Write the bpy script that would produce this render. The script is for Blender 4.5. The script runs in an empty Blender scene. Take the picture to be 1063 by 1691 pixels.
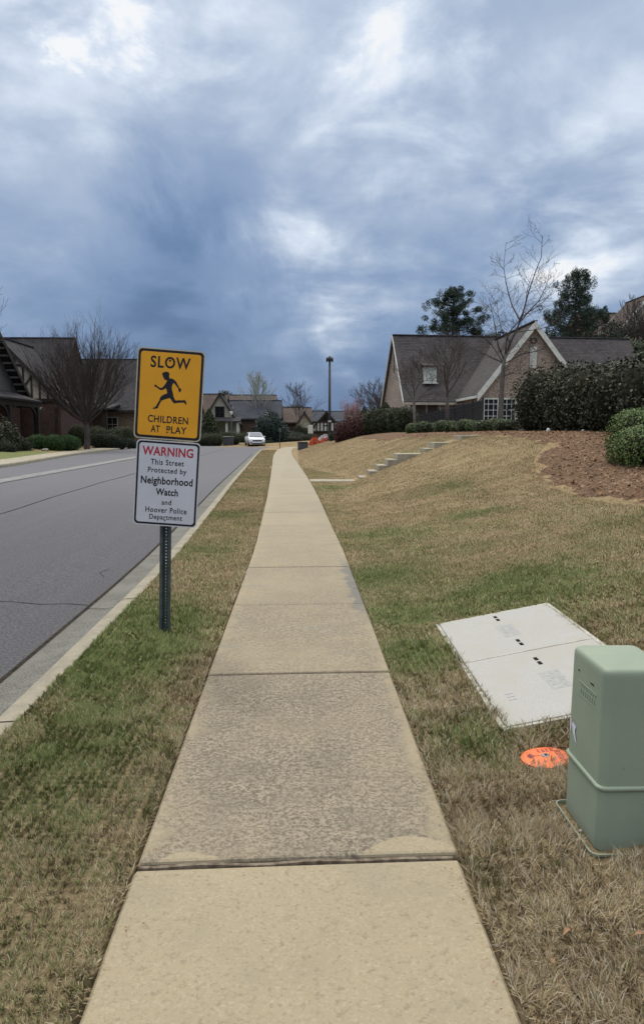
import bpy, math, random
import numpy as np
from mathutils import Vector, Matrix, noise as mnoise
rnd = random.Random(7)
R = math.radians
sc = bpy.context.scene
col = sc.collection

# ------------------------------------------------------------------ camera
EYE, FOC, PITCH, YAW = 1.6, 1221.0, R(6.2), R(1.83)
cam_d = bpy.data.cameras.new("camera")
cam = bpy.data.objects.new("camera", cam_d)
col.objects.link(cam)
cam.location = (0, 0, EYE)
cam.rotation_euler = (R(90) - PITCH, 0, -YAW)
cam_d.sensor_fit = 'VERTICAL'
cam_d.sensor_height = 36
cam_d.lens = 36 * FOC / 1691
cam_d.clip_start = 0.05
cam_d.clip_end = 3000
sc.camera = cam

# ------------------------------------------------------------------ light
SUN_EL, SUN_AZ = R(50), R(-22)          # azimuth measured from +Y, negative = left
sun_dir = Vector((math.sin(SUN_AZ) * math.cos(SUN_EL), math.cos(SUN_AZ) * math.cos(SUN_EL), math.sin(SUN_EL)))
sd = bpy.data.lights.new("sun", 'SUN')
sd.energy = 1.5
sd.angle = R(14)
sd.color = (1.0, 0.93, 0.82)
sun = bpy.data.objects.new("sun", sd)
sun.rotation_euler = sun_dir.to_track_quat('Z', 'Y').to_euler()
sun.location = (0, 0, 60)
col.objects.link(sun)
sc.view_settings.view_transform = 'Standard'
sc.view_settings.look = 'None'
sc.view_settings.gamma = 1.0
sc.view_settings.exposure = 0.0
sc.view_settings.use_curve_mapping = False


class NT:
    """tiny helper round a node tree"""
    def __init__(s, tree):
        s.t = tree; s.n = tree.nodes; s.l = tree.links
        s.n.clear()
    def new(s, typ, **kw):
        nd = s.n.new(typ)
        for k, v in kw.items():
            setattr(nd, k, v)
        return nd
    def link(s, a, b):
        s.l.new(a, b)
    def put(s, sock, v):
        if hasattr(v, 'links'):
            s.l.new(v, sock)
        else:
            sock.default_value = v
    def math(s, op, a, b=0.0, c=None, clamp=False):
        nd = s.new('ShaderNodeMath', operation=op, use_clamp=clamp)
        s.put(nd.inputs[0], a); s.put(nd.inputs[1], b)
        if c is not None: s.put(nd.inputs[2], c)
        return nd.outputs[0]
    def vmath(s, op, a, b=None, scale=None):
        nd = s.new('ShaderNodeVectorMath', operation=op)
        s.put(nd.inputs[0], a)
        if b is not None: s.put(nd.inputs[1], b)
        if scale is not None: s.put(nd.inputs[3], scale)
        return nd.outputs['Value'] if op in ('DOT_PRODUCT', 'LENGTH') else nd.outputs[0]
    def sep(s, v):
        nd = s.new('ShaderNodeSeparateXYZ'); s.put(nd.inputs[0], v); return nd.outputs
    def comb(s, x=0.0, y=0.0, z=0.0):
        nd = s.new('ShaderNodeCombineXYZ')
        s.put(nd.inputs[0], x); s.put(nd.inputs[1], y); s.put(nd.inputs[2], z)
        return nd.outputs[0]
    def noise(s, vec, scale, detail=4.0, rough=0.55, dist=0.0, out='Fac'):
        nd = s.new('ShaderNodeTexNoise')
        if vec is not None: s.l.new(vec, nd.inputs['Vector'])
        nd.inputs['Scale'].default_value = scale
        nd.inputs['Detail'].default_value = detail
        nd.inputs['Roughness'].default_value = rough
        nd.inputs['Distortion'].default_value = dist
        return nd.outputs[out]
    def ramp(s, fac, stops, interp='LINEAR'):
        nd = s.new('ShaderNodeValToRGB'); s.put(nd.inputs[0], fac)
        cr = nd.color_ramp; cr.interpolation = interp
        while len(cr.elements) < len(stops): cr.elements.new(0.5)
        for e, (p, c) in zip(cr.elements, stops):
            e.position = p
            e.color = (c, c, c, 1) if isinstance(c, (int, float)) else (*c, 1)
        return nd.outputs[0]
    def mix(s, fac, a, b, mode='MIX'):
        nd = s.new('ShaderNodeMix', data_type='RGBA', blend_type=mode)
        s.put(nd.inputs[0], fac)
        for sock, v in ((nd.inputs[6], a), (nd.inputs[7], b)):
            if isinstance(v, tuple): sock.default_value = (*v, 1)
            else: s.put(sock, v)
        return nd.outputs[2]
    def smooth(s, v, a, b):
        nd = s.new('ShaderNodeMapRange', interpolation_type='SMOOTHSTEP')
        s.put(nd.inputs[0], v); nd.inputs[1].default_value = a; nd.inputs[2].default_value = b
        return nd.outputs[0]


def pix_ray(px, py):
    u = (px - 531.5) / FOC; v = -(py - 845.5) / FOC
    f = Vector((math.sin(YAW) * math.cos(PITCH), math.cos(YAW) * math.cos(PITCH), -math.sin(PITCH)))
    r = Vector((math.cos(YAW), -math.sin(YAW), 0))
    return f + u * r + v * r.cross(f)


def at(px, py, Y):
    d = pix_ray(px, py); t = Y / d.y
    return Vector((d.x * t, Y, EYE + d.z * t))


# ------------------------------------------------------------------ sky
world = bpy.data.worlds.new("World")
sc.world = world
world.use_nodes = True
w = NT(world.node_tree)
out = w.new('ShaderNodeOutputWorld')
sky = w.new('ShaderNodeTexSky', sky_type='NISHITA', sun_disc=False)
sky.sun_elevation = SUN_EL
sky.sun_rotation = SUN_AZ
sky.air_density = 1.2
sky.dust_density = 1.5
bg_sky = w.new('ShaderNodeBackground')
w.link(sky.outputs[0], bg_sky.inputs[0]); bg_sky.inputs[1].default_value = 0.07
tc = w.new('ShaderNodeTexCoord')
d = w.vmath('NORMALIZE', tc.outputs['Generated'])
dx, dy, dz = w.sep(d)
zc = w.math('MAXIMUM', dz, 0.0)
inv = w.math('DIVIDE', 1.0, w.math('ADD', zc, 0.26))
cp = w.comb(w.math('MULTIPLY', dx, inv), w.math('MULTIPLY', dy, inv), w.math('MULTIPLY', zc, 0.6))
n1 = w.noise(cp, 1.5, 7, 0.52, 0.25)
n2 = w.noise(w.vmath('ADD', cp, (7.3, 2.1, 0.4)), 3.4, 7, 0.54, 0.25)
warp = w.noise(d, 4.2, 8, 0.62, 0.4, 'Color')
dwarp = w.vmath('NORMALIZE', w.vmath('ADD', d, w.vmath('SCALE', w.vmath('SUBTRACT', warp, (0.5, 0.5, 0.5)), scale=0.30)))


puff = w.math('ADD', 0.15, w.math('MULTIPLY', w.smooth(n2, 0.30, 0.72), 1.05))


def blob(px, py, inner, outer, k):
    v = pix_ray(px, py).normalized()
    dt = w.vmath('DOT_PRODUCT', dwarp, tuple(v))
    return w.math('MULTIPLY', w.math('MULTIPLY', w.smooth(dt, math.cos(R(outer * 1.25)), math.cos(R(inner))), k), puff)


tone = w.math('ADD', w.math('MULTIPLY', w.math('SUBTRACT', n1, 0.5), 0.42), w.math('MULTIPLY', w.math('SUBTRACT', n2, 0.5), 0.40))
elev = w.math('MULTIPLY', w.smooth(zc, 0.02, 0.42), 0.36)
tone = w.math('ADD', w.math('ADD', tone, elev), 0.29)
for b in ((160, 12, 0.2, 3, 0.26), (245, 40, 0.2, 4.5, 0.30), (200, 50, 0.5, 11, 0.24), (520, 20, 0.5, 7, 0.08), (650, 180, 0.3, 6.0, 0.32), (600, 250, 1, 7, 0.08), (560, 450, 0.5, 5.0, 0.20), (480, 490, 0.5, 5.5, 0.18), (650, 500, 0.5, 6.5, 0.20), (430, 550, 1, 6, 0.12),
          (960, 330, 2, 9, 0.16), (860, 420, 1, 8, 0.20), (100, 465, 0.5, 5.5, 0.17), (160, 250, 3, 10, 0.10), (430, 290, 1, 6, 0.06), (1000, 470, 1, 8, 0.10), (900, 60, 3, 12, 0.05),
          (200, 380, 3, 10, -0.13), (330, 440, 1, 8, -0.18), (250, 500, 1, 7, -0.12), (440, 120, 2, 9, -0.06), (700, 400, 1, 7, -0.10), (770, 280, 2, 9, -0.07), (520, 620, 1, 8, -0.10), (640, 590, 1, 7, -0.08), (40, 330, 2, 9, -0.08), (800, 130, 3, 9, -0.04), (360, 660, 1, 9, -0.05)):
    tone = w.math('ADD', tone, blob(*b))
cloud = w.ramp(tone, [(0.0, (0.080, 0.155, 0.31)), (0.20, (0.115, 0.205, 0.385)), (0.45, (0.225, 0.335, 0.54)),
                      (0.70, (0.46, 0.55, 0.70)), (0.90, (0.74, 0.84, 0.98)), (1.0, (1.0, 1.0, 1.0))], 'B_SPLINE')
zen = w.smooth(zc, 0.50, 0.85)
cloud = w.mix(zen, cloud, (2.3, 2.25, 2.15))
bg_c = w.new('ShaderNodeBackground')
w.link(cloud, bg_c.inputs[0]); bg_c.inputs[1].default_value = 1.0
mx = w.new('ShaderNodeMixShader')
mx.inputs[0].default_value = 0.9
w.link(bg_sky.outputs[0], mx.inputs[1]); w.link(bg_c.outputs[0], mx.inputs[2])
w.link(mx.outputs[0], out.inputs[0])


# ------------------------------------------------------------------ materials
def mat(name, build, rough=0.8, spec=0.3, metal=0.0, bump=None):
    m = bpy.data.materials.new(name)
    m.use_nodes = True
    t = NT(m.node_tree)
    o = t.new('ShaderNodeOutputMaterial')
    b = t.new('ShaderNodeBsdfPrincipled')
    b.inputs['Roughness'].default_value = rough
    b.inputs['Specular IOR Level'].default_value = spec
    b.inputs['Metallic'].default_value = metal
    tcn = t.new('ShaderNodeTexCoord')
    geo = t.new('ShaderNodeNewGeometry')
    c = build(t, tcn.outputs['Object'], geo.outputs['Position'])
    h = None
    if isinstance(c, list): c, h = c
    if isinstance(c, tuple): b.inputs['Base Color'].default_value = (*c, 1)
    else: t.link(c, b.inputs['Base Color'])
    if h is not None:
        bp = t.new('ShaderNodeBump')
        bp.inputs['Strength'].default_value = 1.0
        bp.inputs['Distance'].default_value = bump or 0.01
        t.link(h, bp.inputs['Height']); t.link(bp.outputs[0], b.inputs['Normal'])
    t.link(b.outputs[0], o.inputs[0])
    return m


def speck(c1, c2, scale=8.0, lo=0.35, hi=0.65, c3=None, s3=60.0):
    def f(t, ob, pos):
        c = t.mix(t.smooth(t.noise(ob, scale, 5, 0.6), lo, hi), c1, c2)
        if c3: c = t.mix(t.smooth(t.noise(ob, s3, 3, 0.6), 0.55, 0.7), c, c3)
        return c
    return f


def brick(c1, c2, mortar, s=1.0):
    def f(t, ob, pos):
        x, y, z = t.sep(ob)
        v = t.comb(t.math('ADD', x, y), z, 0.0)
        bk = t.new('ShaderNodeTexBrick')
        t.link(v, bk.inputs['Vector'])
        bk.inputs['Scale'].default_value = s
        bk.inputs['Color1'].default_value = (*c1, 1); bk.inputs['Color2'].default_value = (*c2, 1)
        bk.inputs['Mortar'].default_value = (*mortar, 1)
        bk.inputs['Brick Width'].default_value = 0.24; bk.inputs['Row Height'].default_value = 0.085
        bk.inputs['Mortar Size'].default_value = 0.012; bk.inputs['Bias'].default_value = 0.0
        n = t.noise(ob, 1.6, 5, 0.7)
        n2 = t.noise(ob, 9.0, 4, 0.7)
        c = t.mix(t.smooth(n2, 0.42, 0.62), bk.outputs[0], t.mix(0.5, c1, (c1[0] * 0.4, c1[1] * 0.4, c1[2] * 0.42)))
        c = t.mix(t.math('MULTIPLY', t.smooth(n, 0.4, 0.7), 0.4), c, mortar)
        return c
    return f


def shingle(c1, c2):
    def f(t, ob, pos):
        x, y, z = t.sep(ob)
        v = t.comb(t.math('ADD', x, t.math('MULTIPLY', y, 0.35)), z, 0.0)
        bk = t.new('ShaderNodeTexBrick')
        t.link(v, bk.inputs['Vector'])
        bk.inputs['Scale'].default_value = 1.0
        bk.inputs['Color1'].default_value = (*c1, 1); bk.inputs['Color2'].default_value = (*c2, 1)
        bk.inputs['Mortar'].default_value = (c1[0] * 0.5, c1[1] * 0.5, c1[2] * 0.5, 1)
        bk.inputs['Brick Width'].default_value = 0.32; bk.inputs['Row Height'].default_value = 0.13
        bk.inputs['Mortar Size'].default_value = 0.018
        c = t.mix(t.math('MULTIPLY', t.smooth(t.noise(ob, 0.7, 5, 0.7), 0.35, 0.7), 0.5), bk.outputs[0], c2)
        c = t.mix(t.math('MULTIPLY', t.smooth(t.noise(ob, 14.0, 3, 0.6), 0.45, 0.65), 0.45), c, c1)
        return c
    return f


def flat(c): return lambda t, ob, pos: c


def leafy(c1, c2, c3):
    """leaf clumps: a random tone for each leaf island, patches through the crown"""
    def f(t, ob, pos):
        g = t.new('ShaderNodeNewGeometry')
        c = t.ramp(g.outputs['Random Per Island'], [(0.0, c1), (0.5, c2), (1.0, c3)])
        return t.mix(t.math('MULTIPLY', t.smooth(t.noise(ob, 1.5, 3, 0.6), 0.4, 0.65), 0.5), c, c1)
    return f


def bark(c1, c2):
    def f(t, ob, pos):
        x, y, z = t.sep(ob)
        v = t.comb(t.math('MULTIPLY', x, 5.0), t.math('MULTIPLY', y, 5.0), z)
        return t.mix(t.smooth(t.noise(v, 3.0, 5, 0.7), 0.35, 0.65), c1, c2)
    return f


def f_asphalt(t, ob, pos):
    fine = t.noise(pos, 45.0, 5, 0.85)
    big = t.noise(pos, 0.35, 4, 0.6)
    x, y, z = t.sep(pos)
    streak = t.noise(t.comb(x, t.math('MULTIPLY', y, 0.06), 0.0), 1.4, 4, 0.6)
    c = t.mix(t.smooth(fine, 0.34, 0.66), (0.024, 0.024, 0.027), (0.135, 0.135, 0.145))
    c = t.mix(t.math('MULTIPLY', t.smooth(big, 0.35, 0.7), 0.35), c, (0.075, 0.075, 0.085))
    c = t.mix(t.math('MULTIPLY', t.smooth(streak, 0.45, 0.7), 0.25), c, (0.11, 0.11, 0.125))
    mid = t.noise(pos, 22.0, 4, 0.7)
    c = t.mix(t.math('MULTIPLY', t.smooth(mid, 0.5, 0.72), 0.4), c, (0.05, 0.05, 0.058))
    far = t.smooth(y, 6.0, 26.0)                         # paler, slightly bluer grey further up the street
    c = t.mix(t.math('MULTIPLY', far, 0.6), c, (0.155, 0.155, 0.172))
    return [c, fine]


def f_walk(t, ob, pos):
    a = t.new('ShaderNodeAttribute', attribute_name='dirt').outputs['Fac']
    fine = t.noise(pos, 70.0, 6, 0.85)
    grit = t.noise(pos, 95.0, 3, 0.7)
    mid = t.noise(pos, 4.0, 6, 0.65)
    big = t.noise(pos, 1.1, 5, 0.6)
    clean = t.mix(t.smooth(big, 0.3, 0.7), (0.36, 0.302, 0.20), (0.32, 0.272, 0.185))
    clean = t.mix(t.math('MULTIPLY', t.smooth(fine, 0.52, 0.60), 0.62), clean, (0.225, 0.185, 0.115))
    clean = t.mix(t.math('MULTIPLY', t.smooth(grit, 0.54, 0.64), 0.45), clean, (0.45, 0.40, 0.30))
    pits = t.smooth(t.noise(pos, 32.0, 5, 0.75), 0.57, 0.62)
    clean = t.mix(t.math('MULTIPLY', pits, 0.75), clean, (0.235, 0.20, 0.135))
    clean = t.mix(t.math('MULTIPLY', t.smooth(t.noise(pos, 2.3, 6, 0.7), 0.48, 0.66), 0.45), clean, (0.27, 0.24, 0.18))
    dirty = t.mix(t.smooth(t.math('ADD', t.math('MULTIPLY', fine, 0.5), t.math('MULTIPLY', t.noise(pos, 38.0, 5, 0.85), 0.5)), 0.45, 0.55), (0.115, 0.097, 0.073), (0.32, 0.275, 0.205))
    dirty = t.mix(t.math('MULTIPLY', t.smooth(mid, 0.40, 0.66), 0.45), dirty, (0.155, 0.135, 0.105))
    x, y, z = t.sep(pos)
    edge = t.smooth(t.math('ADD', t.math('ABSOLUTE', x), t.math('MULTIPLY', t.math('SUBTRACT', mid, 0.5), 0.5)), 0.50, 0.64)
    k = t.math('MULTIPLY', a, t.math('SUBTRACT', 1.0, t.math('MULTIPLY', edge, 0.7)))
    # cleaner half-round patches left where water pools beside the first joint
    def patch(cx, cy, r):
        dd = t.vmath('LENGTH', t.vmath('SUBTRACT', t.comb(x, t.math('MULTIPLY', y, 1.0), 0.0), (cx, cy, 0.0)))
        dd = t.math('ADD', dd, t.math('MULTIPLY', t.math('SUBTRACT', mid, 0.5), 0.12))
        return t.smooth(dd, r, r - 0.02)
    k = t.math('MULTIPLY', k, t.math('SUBTRACT', 1.0, t.math('MULTIPLY', patch(0.43, 2.57, 0.21), 0.9)))
    k = t.math('MULTIPLY', k, t.math('SUBTRACT', 1.0, t.math('MULTIPLY', patch(-0.40, 2.50, 0.19), 0.9)))
    k = t.math('MULTIPLY', k, t.math('ADD', 0.80, t.math('MULTIPLY', t.smooth(big, 0.35, 0.6), 0.3)), clamp=True)
    c = t.mix(k, clean, dirty)
    st = t.noise(t.comb(t.math('MULTIPLY', x, 0.5), t.math('MULTIPLY', y, 1.6), 0.0), 2.6, 5, 0.65)
    wet = t.math('MULTIPLY', t.math('MULTIPLY', t.smooth(y, 5.9, 6.9), t.smooth(y, 9.6, 8.2)), t.smooth(t.math('ADD', x, t.math('MULTIPLY', t.math('SUBTRACT', mid, 0.5), 0.35)), 0.48, 0.54))
    c = t.mix(t.math('MULTIPLY', wet, 0.75), c, (0.125, 0.13, 0.13))
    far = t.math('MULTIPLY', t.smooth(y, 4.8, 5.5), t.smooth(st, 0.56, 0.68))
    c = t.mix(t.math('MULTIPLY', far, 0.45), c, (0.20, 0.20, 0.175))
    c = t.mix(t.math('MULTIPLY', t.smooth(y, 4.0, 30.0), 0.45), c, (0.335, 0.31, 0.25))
    return [c, fine]


def f_kerb(t, ob, pos):
    n = t.noise(pos, 5.0, 5, 0.7); fi = t.noise(pos, 80.0, 3, 0.7)
    c = t.mix(t.smooth(n, 0.35, 0.7), (0.32, 0.29, 0.22), (0.23, 0.21, 0.165))
    return [t.mix(t.math('MULTIPLY', t.smooth(fi, 0.5, 0.65), 0.4), c, (0.18, 0.165, 0.13)), fi]


def f_gutter(t, ob, pos):
    n = t.noise(pos, 2.2, 5, 0.7); fi = t.noise(pos, 70.0, 3, 0.7)
    c = t.mix(t.smooth(n, 0.35, 0.65), (0.095, 0.094, 0.083), (0.15, 0.147, 0.129))
    return [t.mix(t.math('MULTIPLY', t.smooth(fi, 0.45, 0.62), 0.6), c, (0.25, 0.245, 0.215)), fi]


def f_ground(t, ob, pos):
    g = t.new('ShaderNodeAttribute', attribute_name='green').outputs['Fac']
    far = t.new('ShaderNodeAttribute', attribute_name='far').outputs['Fac']
    f1 = t.noise(pos, 38.0, 5, 0.75); f2 = t.noise(pos, 7.0, 5, 0.7); f3 = t.noise(pos, 1.1, 5, 0.65)
    soil = t.mix(t.smooth(f1, 0.35, 0.65), (0.085, 0.068, 0.040), (0.20, 0.16, 0.095))
    tan = t.mix(t.smooth(f1, 0.34, 0.66), (0.165, 0.122, 0.066), (0.325, 0.25, 0.142))
    tan = t.mix(t.math('MULTIPLY', t.smooth(f2, 0.40, 0.65), 0.6), tan, (0.26, 0.185, 0.10))
    tan = t.mix(t.math('MULTIPLY', t.smooth(f3, 0.45, 0.68), 0.4), tan, (0.31, 0.25, 0.145))
    grn = t.mix(t.smooth(f1, 0.35, 0.65), (0.085, 0.105, 0.038), (0.20, 0.21, 0.09))
    k = t.smooth(t.math('ADD', g, t.math('MULTIPLY', t.math('SUBTRACT', f2, 0.5), 0.8)), 0.25, 0.85)
    turf = t.mix(k, tan, grn)
    return [t.mix(far, soil, turf), f1]


def f_mulch(t, ob, pos):
    f1 = t.noise(pos, 22.0, 5, 0.8); f2 = t.noise(pos, 60.0, 3, 0.7); f3 = t.noise(pos, 3.0, 5, 0.7)
    c = t.mix(t.smooth(f1, 0.35, 0.65), (0.080, 0.050, 0.033), (0.215, 0.138, 0.085))
    c = t.mix(t.math('MULTIPLY', t.smooth(f2, 0.55, 0.68), 0.6), c, (0.30, 0.215, 0.15))
    c = t.mix(t.math('MULTIPLY', t.smooth(f3, 0.5, 0.7), 0.45), c, (0.13, 0.085, 0.06))
    return [c, f1]


def f_blade(t, ob, pos):
    a = t.new('ShaderNodeAttribute', attribute_name='tint')
    return a.outputs['Color']


M = {}
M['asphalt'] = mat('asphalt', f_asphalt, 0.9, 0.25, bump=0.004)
M['walk'] = mat('walk_concrete', f_walk, 0.9, 0.2, bump=0.003)
M['kerb'] = mat('kerb_concrete', f_kerb, 0.9, 0.2, bump=0.003)
M['gutter'] = mat('gutter_concrete', f_gutter, 0.9, 0.2, bump=0.004)
M['ground'] = mat('lawn_ground', f_ground, 0.95, 0.1, bump=0.008)
M['mulch'] = mat('mulch', f_mulch, 0.95, 0.1, bump=0.03)
M['blade'] = mat('grass_blade', f_blade, 0.7, 0.25)
M['line'] = mat('worn_road_line', speck((0.25, 0.25, 0.24), (0.17, 0.17, 0.17), 3), 0.9, 0.2)
M['crack'] = mat('road_crack', speck((0.018, 0.018, 0.02), (0.04, 0.04, 0.045), 5), 0.9, 0.2)
M['joint'] = mat('joint_dirt', speck((0.018, 0.015, 0.011), (0.045, 0.036, 0.026), 20), 0.95, 0.1)
M['wood'] = mat('expansion_wood', speck((0.22, 0.18, 0.135), (0.10, 0.08, 0.06), 30), 0.9, 0.1)
M['brick_r'] = mat('brick_tan_red', brick((0.21, 0.155, 0.13), (0.36, 0.30, 0.25), (0.44, 0.39, 0.33)), 0.9, 0.2)
M['brick_l'] = mat('brick_dark_red', brick((0.075, 0.040, 0.033), (0.12, 0.068, 0.055), (0.11, 0.09, 0.08)), 0.9, 0.2)
M['brick_b'] = mat('brick_brown', brick((0.13, 0.088, 0.06), (0.19, 0.135, 0.095), (0.2, 0.165, 0.13)), 0.9, 0.2)
M['roof_r'] = mat('shingle_brown', shingle((0.062, 0.056, 0.057), (0.112, 0.103, 0.104)), 0.95, 0.15)
M['roof_l'] = mat('shingle_dark', shingle((0.034, 0.033, 0.037), (0.070, 0.068, 0.074)), 0.95, 0.15)
M['roof_s'] = mat('shingle_slate', shingle((0.040, 0.045, 0.058), (0.080, 0.086, 0.105)), 0.95, 0.15)
M['roof_w'] = mat('shingle_warm', shingle((0.075, 0.058, 0.052), (0.13, 0.105, 0.095)), 0.95, 0.15)
M['trim_w'] = mat('trim_offwhite', speck((0.62, 0.64, 0.60), (0.50, 0.53, 0.50), 3), 0.6, 0.3)
M['trim_d'] = mat('trim_darkbrown', speck((0.022, 0.017, 0.014), (0.04, 0.032, 0.027), 3), 0.7, 0.3)
M['stucco'] = mat('stucco_cream', speck((0.42, 0.39, 0.32), (0.33, 0.31, 0.26), 2.5), 0.9, 0.2)
M['siding'] = mat('siding_grey', shingle((0.13, 0.13, 0.125), (0.19, 0.19, 0.18)), 0.9, 0.2)
M['glass'] = mat('window_glass', flat((0.010, 0.010, 0.012)), 0.12, 0.3)
M['black'] = mat('black_metal', speck((0.010, 0.010, 0.012), (0.022, 0.022, 0.025), 6), 0.5, 0.4)
M['door'] = mat('door_dark', speck((0.03, 0.022, 0.018), (0.05, 0.036, 0.03), 4), 0.5, 0.4)
M['bark_g'] = mat('bark_grey', bark((0.17, 0.155, 0.14), (0.085, 0.075, 0.07)), 0.95, 0.1)
M['bark_d'] = mat('bark_dark', bark((0.055, 0.045, 0.042), (0.10, 0.085, 0.078)), 0.95, 0.1)
M['bark_m'] = mat('bark_brown', bark((0.10, 0.085, 0.08), (0.055, 0.048, 0.046)), 0.95, 0.1)
M['twig_red'] = mat('bark_reddish', bark((0.17, 0.11, 0.105), (0.24, 0.165, 0.16)), 0.95, 0.1)
M['bud_white'] = mat('bud_pale', leafy((0.30, 0.33, 0.30), (0.40, 0.43, 0.40), (0.24, 0.27, 0.25)), 0.9, 0.1)
M['bud_pink'] = mat('bud_pink', leafy((0.34, 0.21, 0.22), (0.44, 0.29, 0.30), (0.26, 0.16, 0.165)), 0.9, 0.1)
M['bud_rust'] = mat('bud_rust', leafy((0.19, 0.11, 0.10), (0.25, 0.155, 0.14), (0.14, 0.09, 0.085)), 0.9, 0.1)
M['leaf_dark'] = mat('leaf_glossy_dark', leafy((0.018, 0.022, 0.013), (0.045, 0.052, 0.028), (0.078, 0.072, 0.045)), 0.6, 0.25)
M['leaf_box'] = mat('leaf_boxwood', leafy((0.035, 0.055, 0.022), (0.07, 0.10, 0.038), (0.125, 0.165, 0.062)), 0.6, 0.35)
M['leaf_bright'] = mat('leaf_bright_green', leafy((0.04, 0.075, 0.018), (0.085, 0.135, 0.03), (0.16, 0.22, 0.055)), 0.6, 0.35)
M['leaf_left'] = mat('leaf_fresh_green', leafy((0.015, 0.045, 0.010), (0.03, 0.085, 0.016), (0.055, 0.13, 0.028)), 0.6, 0.3)
M['leaf_dull'] = mat('leaf_dull_green', leafy((0.014, 0.022, 0.014), (0.028, 0.042, 0.024), (0.05, 0.07, 0.038)), 0.7, 0.25)
M['leaf_blue'] = mat('leaf_blue_green', leafy((0.012, 0.025, 0.022), (0.028, 0.05, 0.042), (0.055, 0.085, 0.07)), 0.6, 0.3)
M['leaf_red'] = mat('leaf_wine_red', leafy((0.055, 0.020, 0.022), (0.11, 0.032, 0.036), (0.045, 0.042, 0.026)), 0.6, 0.3)
M['leaf_hedge'] = mat('leaf_hedge', leafy((0.020, 0.030, 0.014), (0.042, 0.058, 0.025), (0.075, 0.095, 0.042)), 0.6, 0.3)
M['needle'] = mat('pine_needles', leafy((0.018, 0.036, 0.026), (0.036, 0.066, 0.043), (0.065, 0.105, 0.06)), 0.7, 0.25)
M['core'] = mat('shrub_dark_core', speck((0.012, 0.014, 0.008), (0.028, 0.026, 0.018), 8), 0.95, 0.1)  # solid near-black body inside the foliage
M['core_red'] = mat('shrub_inner_red', speck((0.03, 0.012, 0.013), (0.045, 0.02, 0.02), 8), 0.95, 0.1)
M['leaf_litter'] = mat('dead_leaf', leafy((0.24, 0.13, 0.07), (0.34, 0.22, 0.13), (0.17, 0.09, 0.05)), 0.8, 0.2)
def f_ped(t, ob, pos):
    x, y, z = t.sep(ob)
    c = t.mix(t.smooth(t.noise(ob, 3.0, 5, 0.6), 0.35, 0.65), (0.265, 0.315, 0.235), (0.235, 0.288, 0.215))
    st = t.noise(t.comb(t.math('MULTIPLY', x, 30.0), t.math('MULTIPLY', y, 30.0), t.math('MULTIPLY', z, 1.5)), 1.0, 4, 0.6)
    c = t.mix(t.math('MULTIPLY', t.smooth(st, 0.52, 0.72), 0.20), c, (0.29, 0.32, 0.26))
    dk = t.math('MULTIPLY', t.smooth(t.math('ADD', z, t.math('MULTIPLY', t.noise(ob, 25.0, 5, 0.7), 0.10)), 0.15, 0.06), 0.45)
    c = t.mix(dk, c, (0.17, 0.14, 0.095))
    c = t.mix(t.math('MULTIPLY', t.smooth(t.noise(ob, 60.0, 3, 0.7), 0.66, 0.72), 0.4), c, (0.13, 0.15, 0.11))
    return c


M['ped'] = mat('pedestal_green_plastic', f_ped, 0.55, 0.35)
M['ped_in'] = mat('pedestal_shadow_gap', flat((0.012, 0.014, 0.012)), 0.9, 0.1)
M['vault'] = mat('polymer_concrete', lambda t, ob, pos: [t.mix(t.smooth(t.noise(ob, 2.5, 5, 0.7), 0.35, 0.7),
      t.mix(t.smooth(t.noise(ob, 120, 2, 0.6), 0.4, 0.6), (0.345, 0.343, 0.328), (0.395, 0.393, 0.378)), (0.365, 0.352, 0.31)), t.noise(ob, 160, 2, 0.6)], 0.85, 0.2, bump=0.0012)
M['vault_edge'] = mat('vault_collar', speck((0.46, 0.45, 0.40), (0.33, 0.31, 0.26), 9), 0.9, 0.2)
M['mark'] = mat('moulded_mark', speck((0.30, 0.30, 0.29), (0.37, 0.37, 0.355), 40), 0.9, 0.2)
M['hole'] = mat('dark_hole', flat((0.015, 0.014, 0.012)), 0.9, 0.1)
M['orange'] = mat('orange_plastic', speck((0.86, 0.19, 0.055), (0.74, 0.155, 0.05), 14), 0.55, 0.4)
M['orange_ink'] = mat('purple_ink', flat((0.20, 0.055, 0.06)), 0.7, 0.3)
M['steel'] = mat('bolt_steel', speck((0.45, 0.45, 0.44), (0.3, 0.3, 0.3), 20), 0.35, 0.5, 0.8)
M['post'] = mat('post_green_steel', speck((0.055, 0.075, 0.078), (0.095, 0.115, 0.12), 14, c3=(0.12, 0.10, 0.08), s3=40), 0.5, 0.4, 0.3)
M['yellow'] = mat('sign_yellow', speck((0.78, 0.36, 0.013), (0.72, 0.33, 0.013), 3), 0.4, 0.4)
M['sign_w'] = mat('sign_white', speck((0.60, 0.60, 0.65), (0.55, 0.555, 0.60), 3), 0.4, 0.4)
M['sign_k'] = mat('sign_black', flat((0.012, 0.011, 0.014)), 0.5, 0.35)
M['sign_r'] = mat('sign_red', flat((0.42, 0.022, 0.03)), 0.5, 0.35)
M['sign_edge'] = mat('sign_rim_pale', flat((0.50, 0.44, 0.33)), 0.5, 0.4)
M['sign_edge_w'] = mat('sign_rim_white', flat((0.56, 0.56, 0.58)), 0.5, 0.4)
M['car'] = mat('car_white_paint', flat((0.72, 0.76, 0.80)), 0.25, 0.6)
M['tyre'] = mat('tyre_rubber', flat((0.015, 0.015, 0.016)), 0.85, 0.2)
M['rim'] = mat('wheel_rim', flat((0.35, 0.36, 0.38)), 0.3, 0.5, 0.7)
M['lens'] = mat('headlight_lens', flat((0.75, 0.78, 0.82)), 0.1, 0.7)
M['carglass'] = mat('car_glass', flat((0.10, 0.13, 0.16)), 0.05, 0.9)
M['box_grey'] = mat('box_slate', speck((0.050, 0.052, 0.062), (0.075, 0.076, 0.088), 6), 0.8, 0.3)
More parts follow.
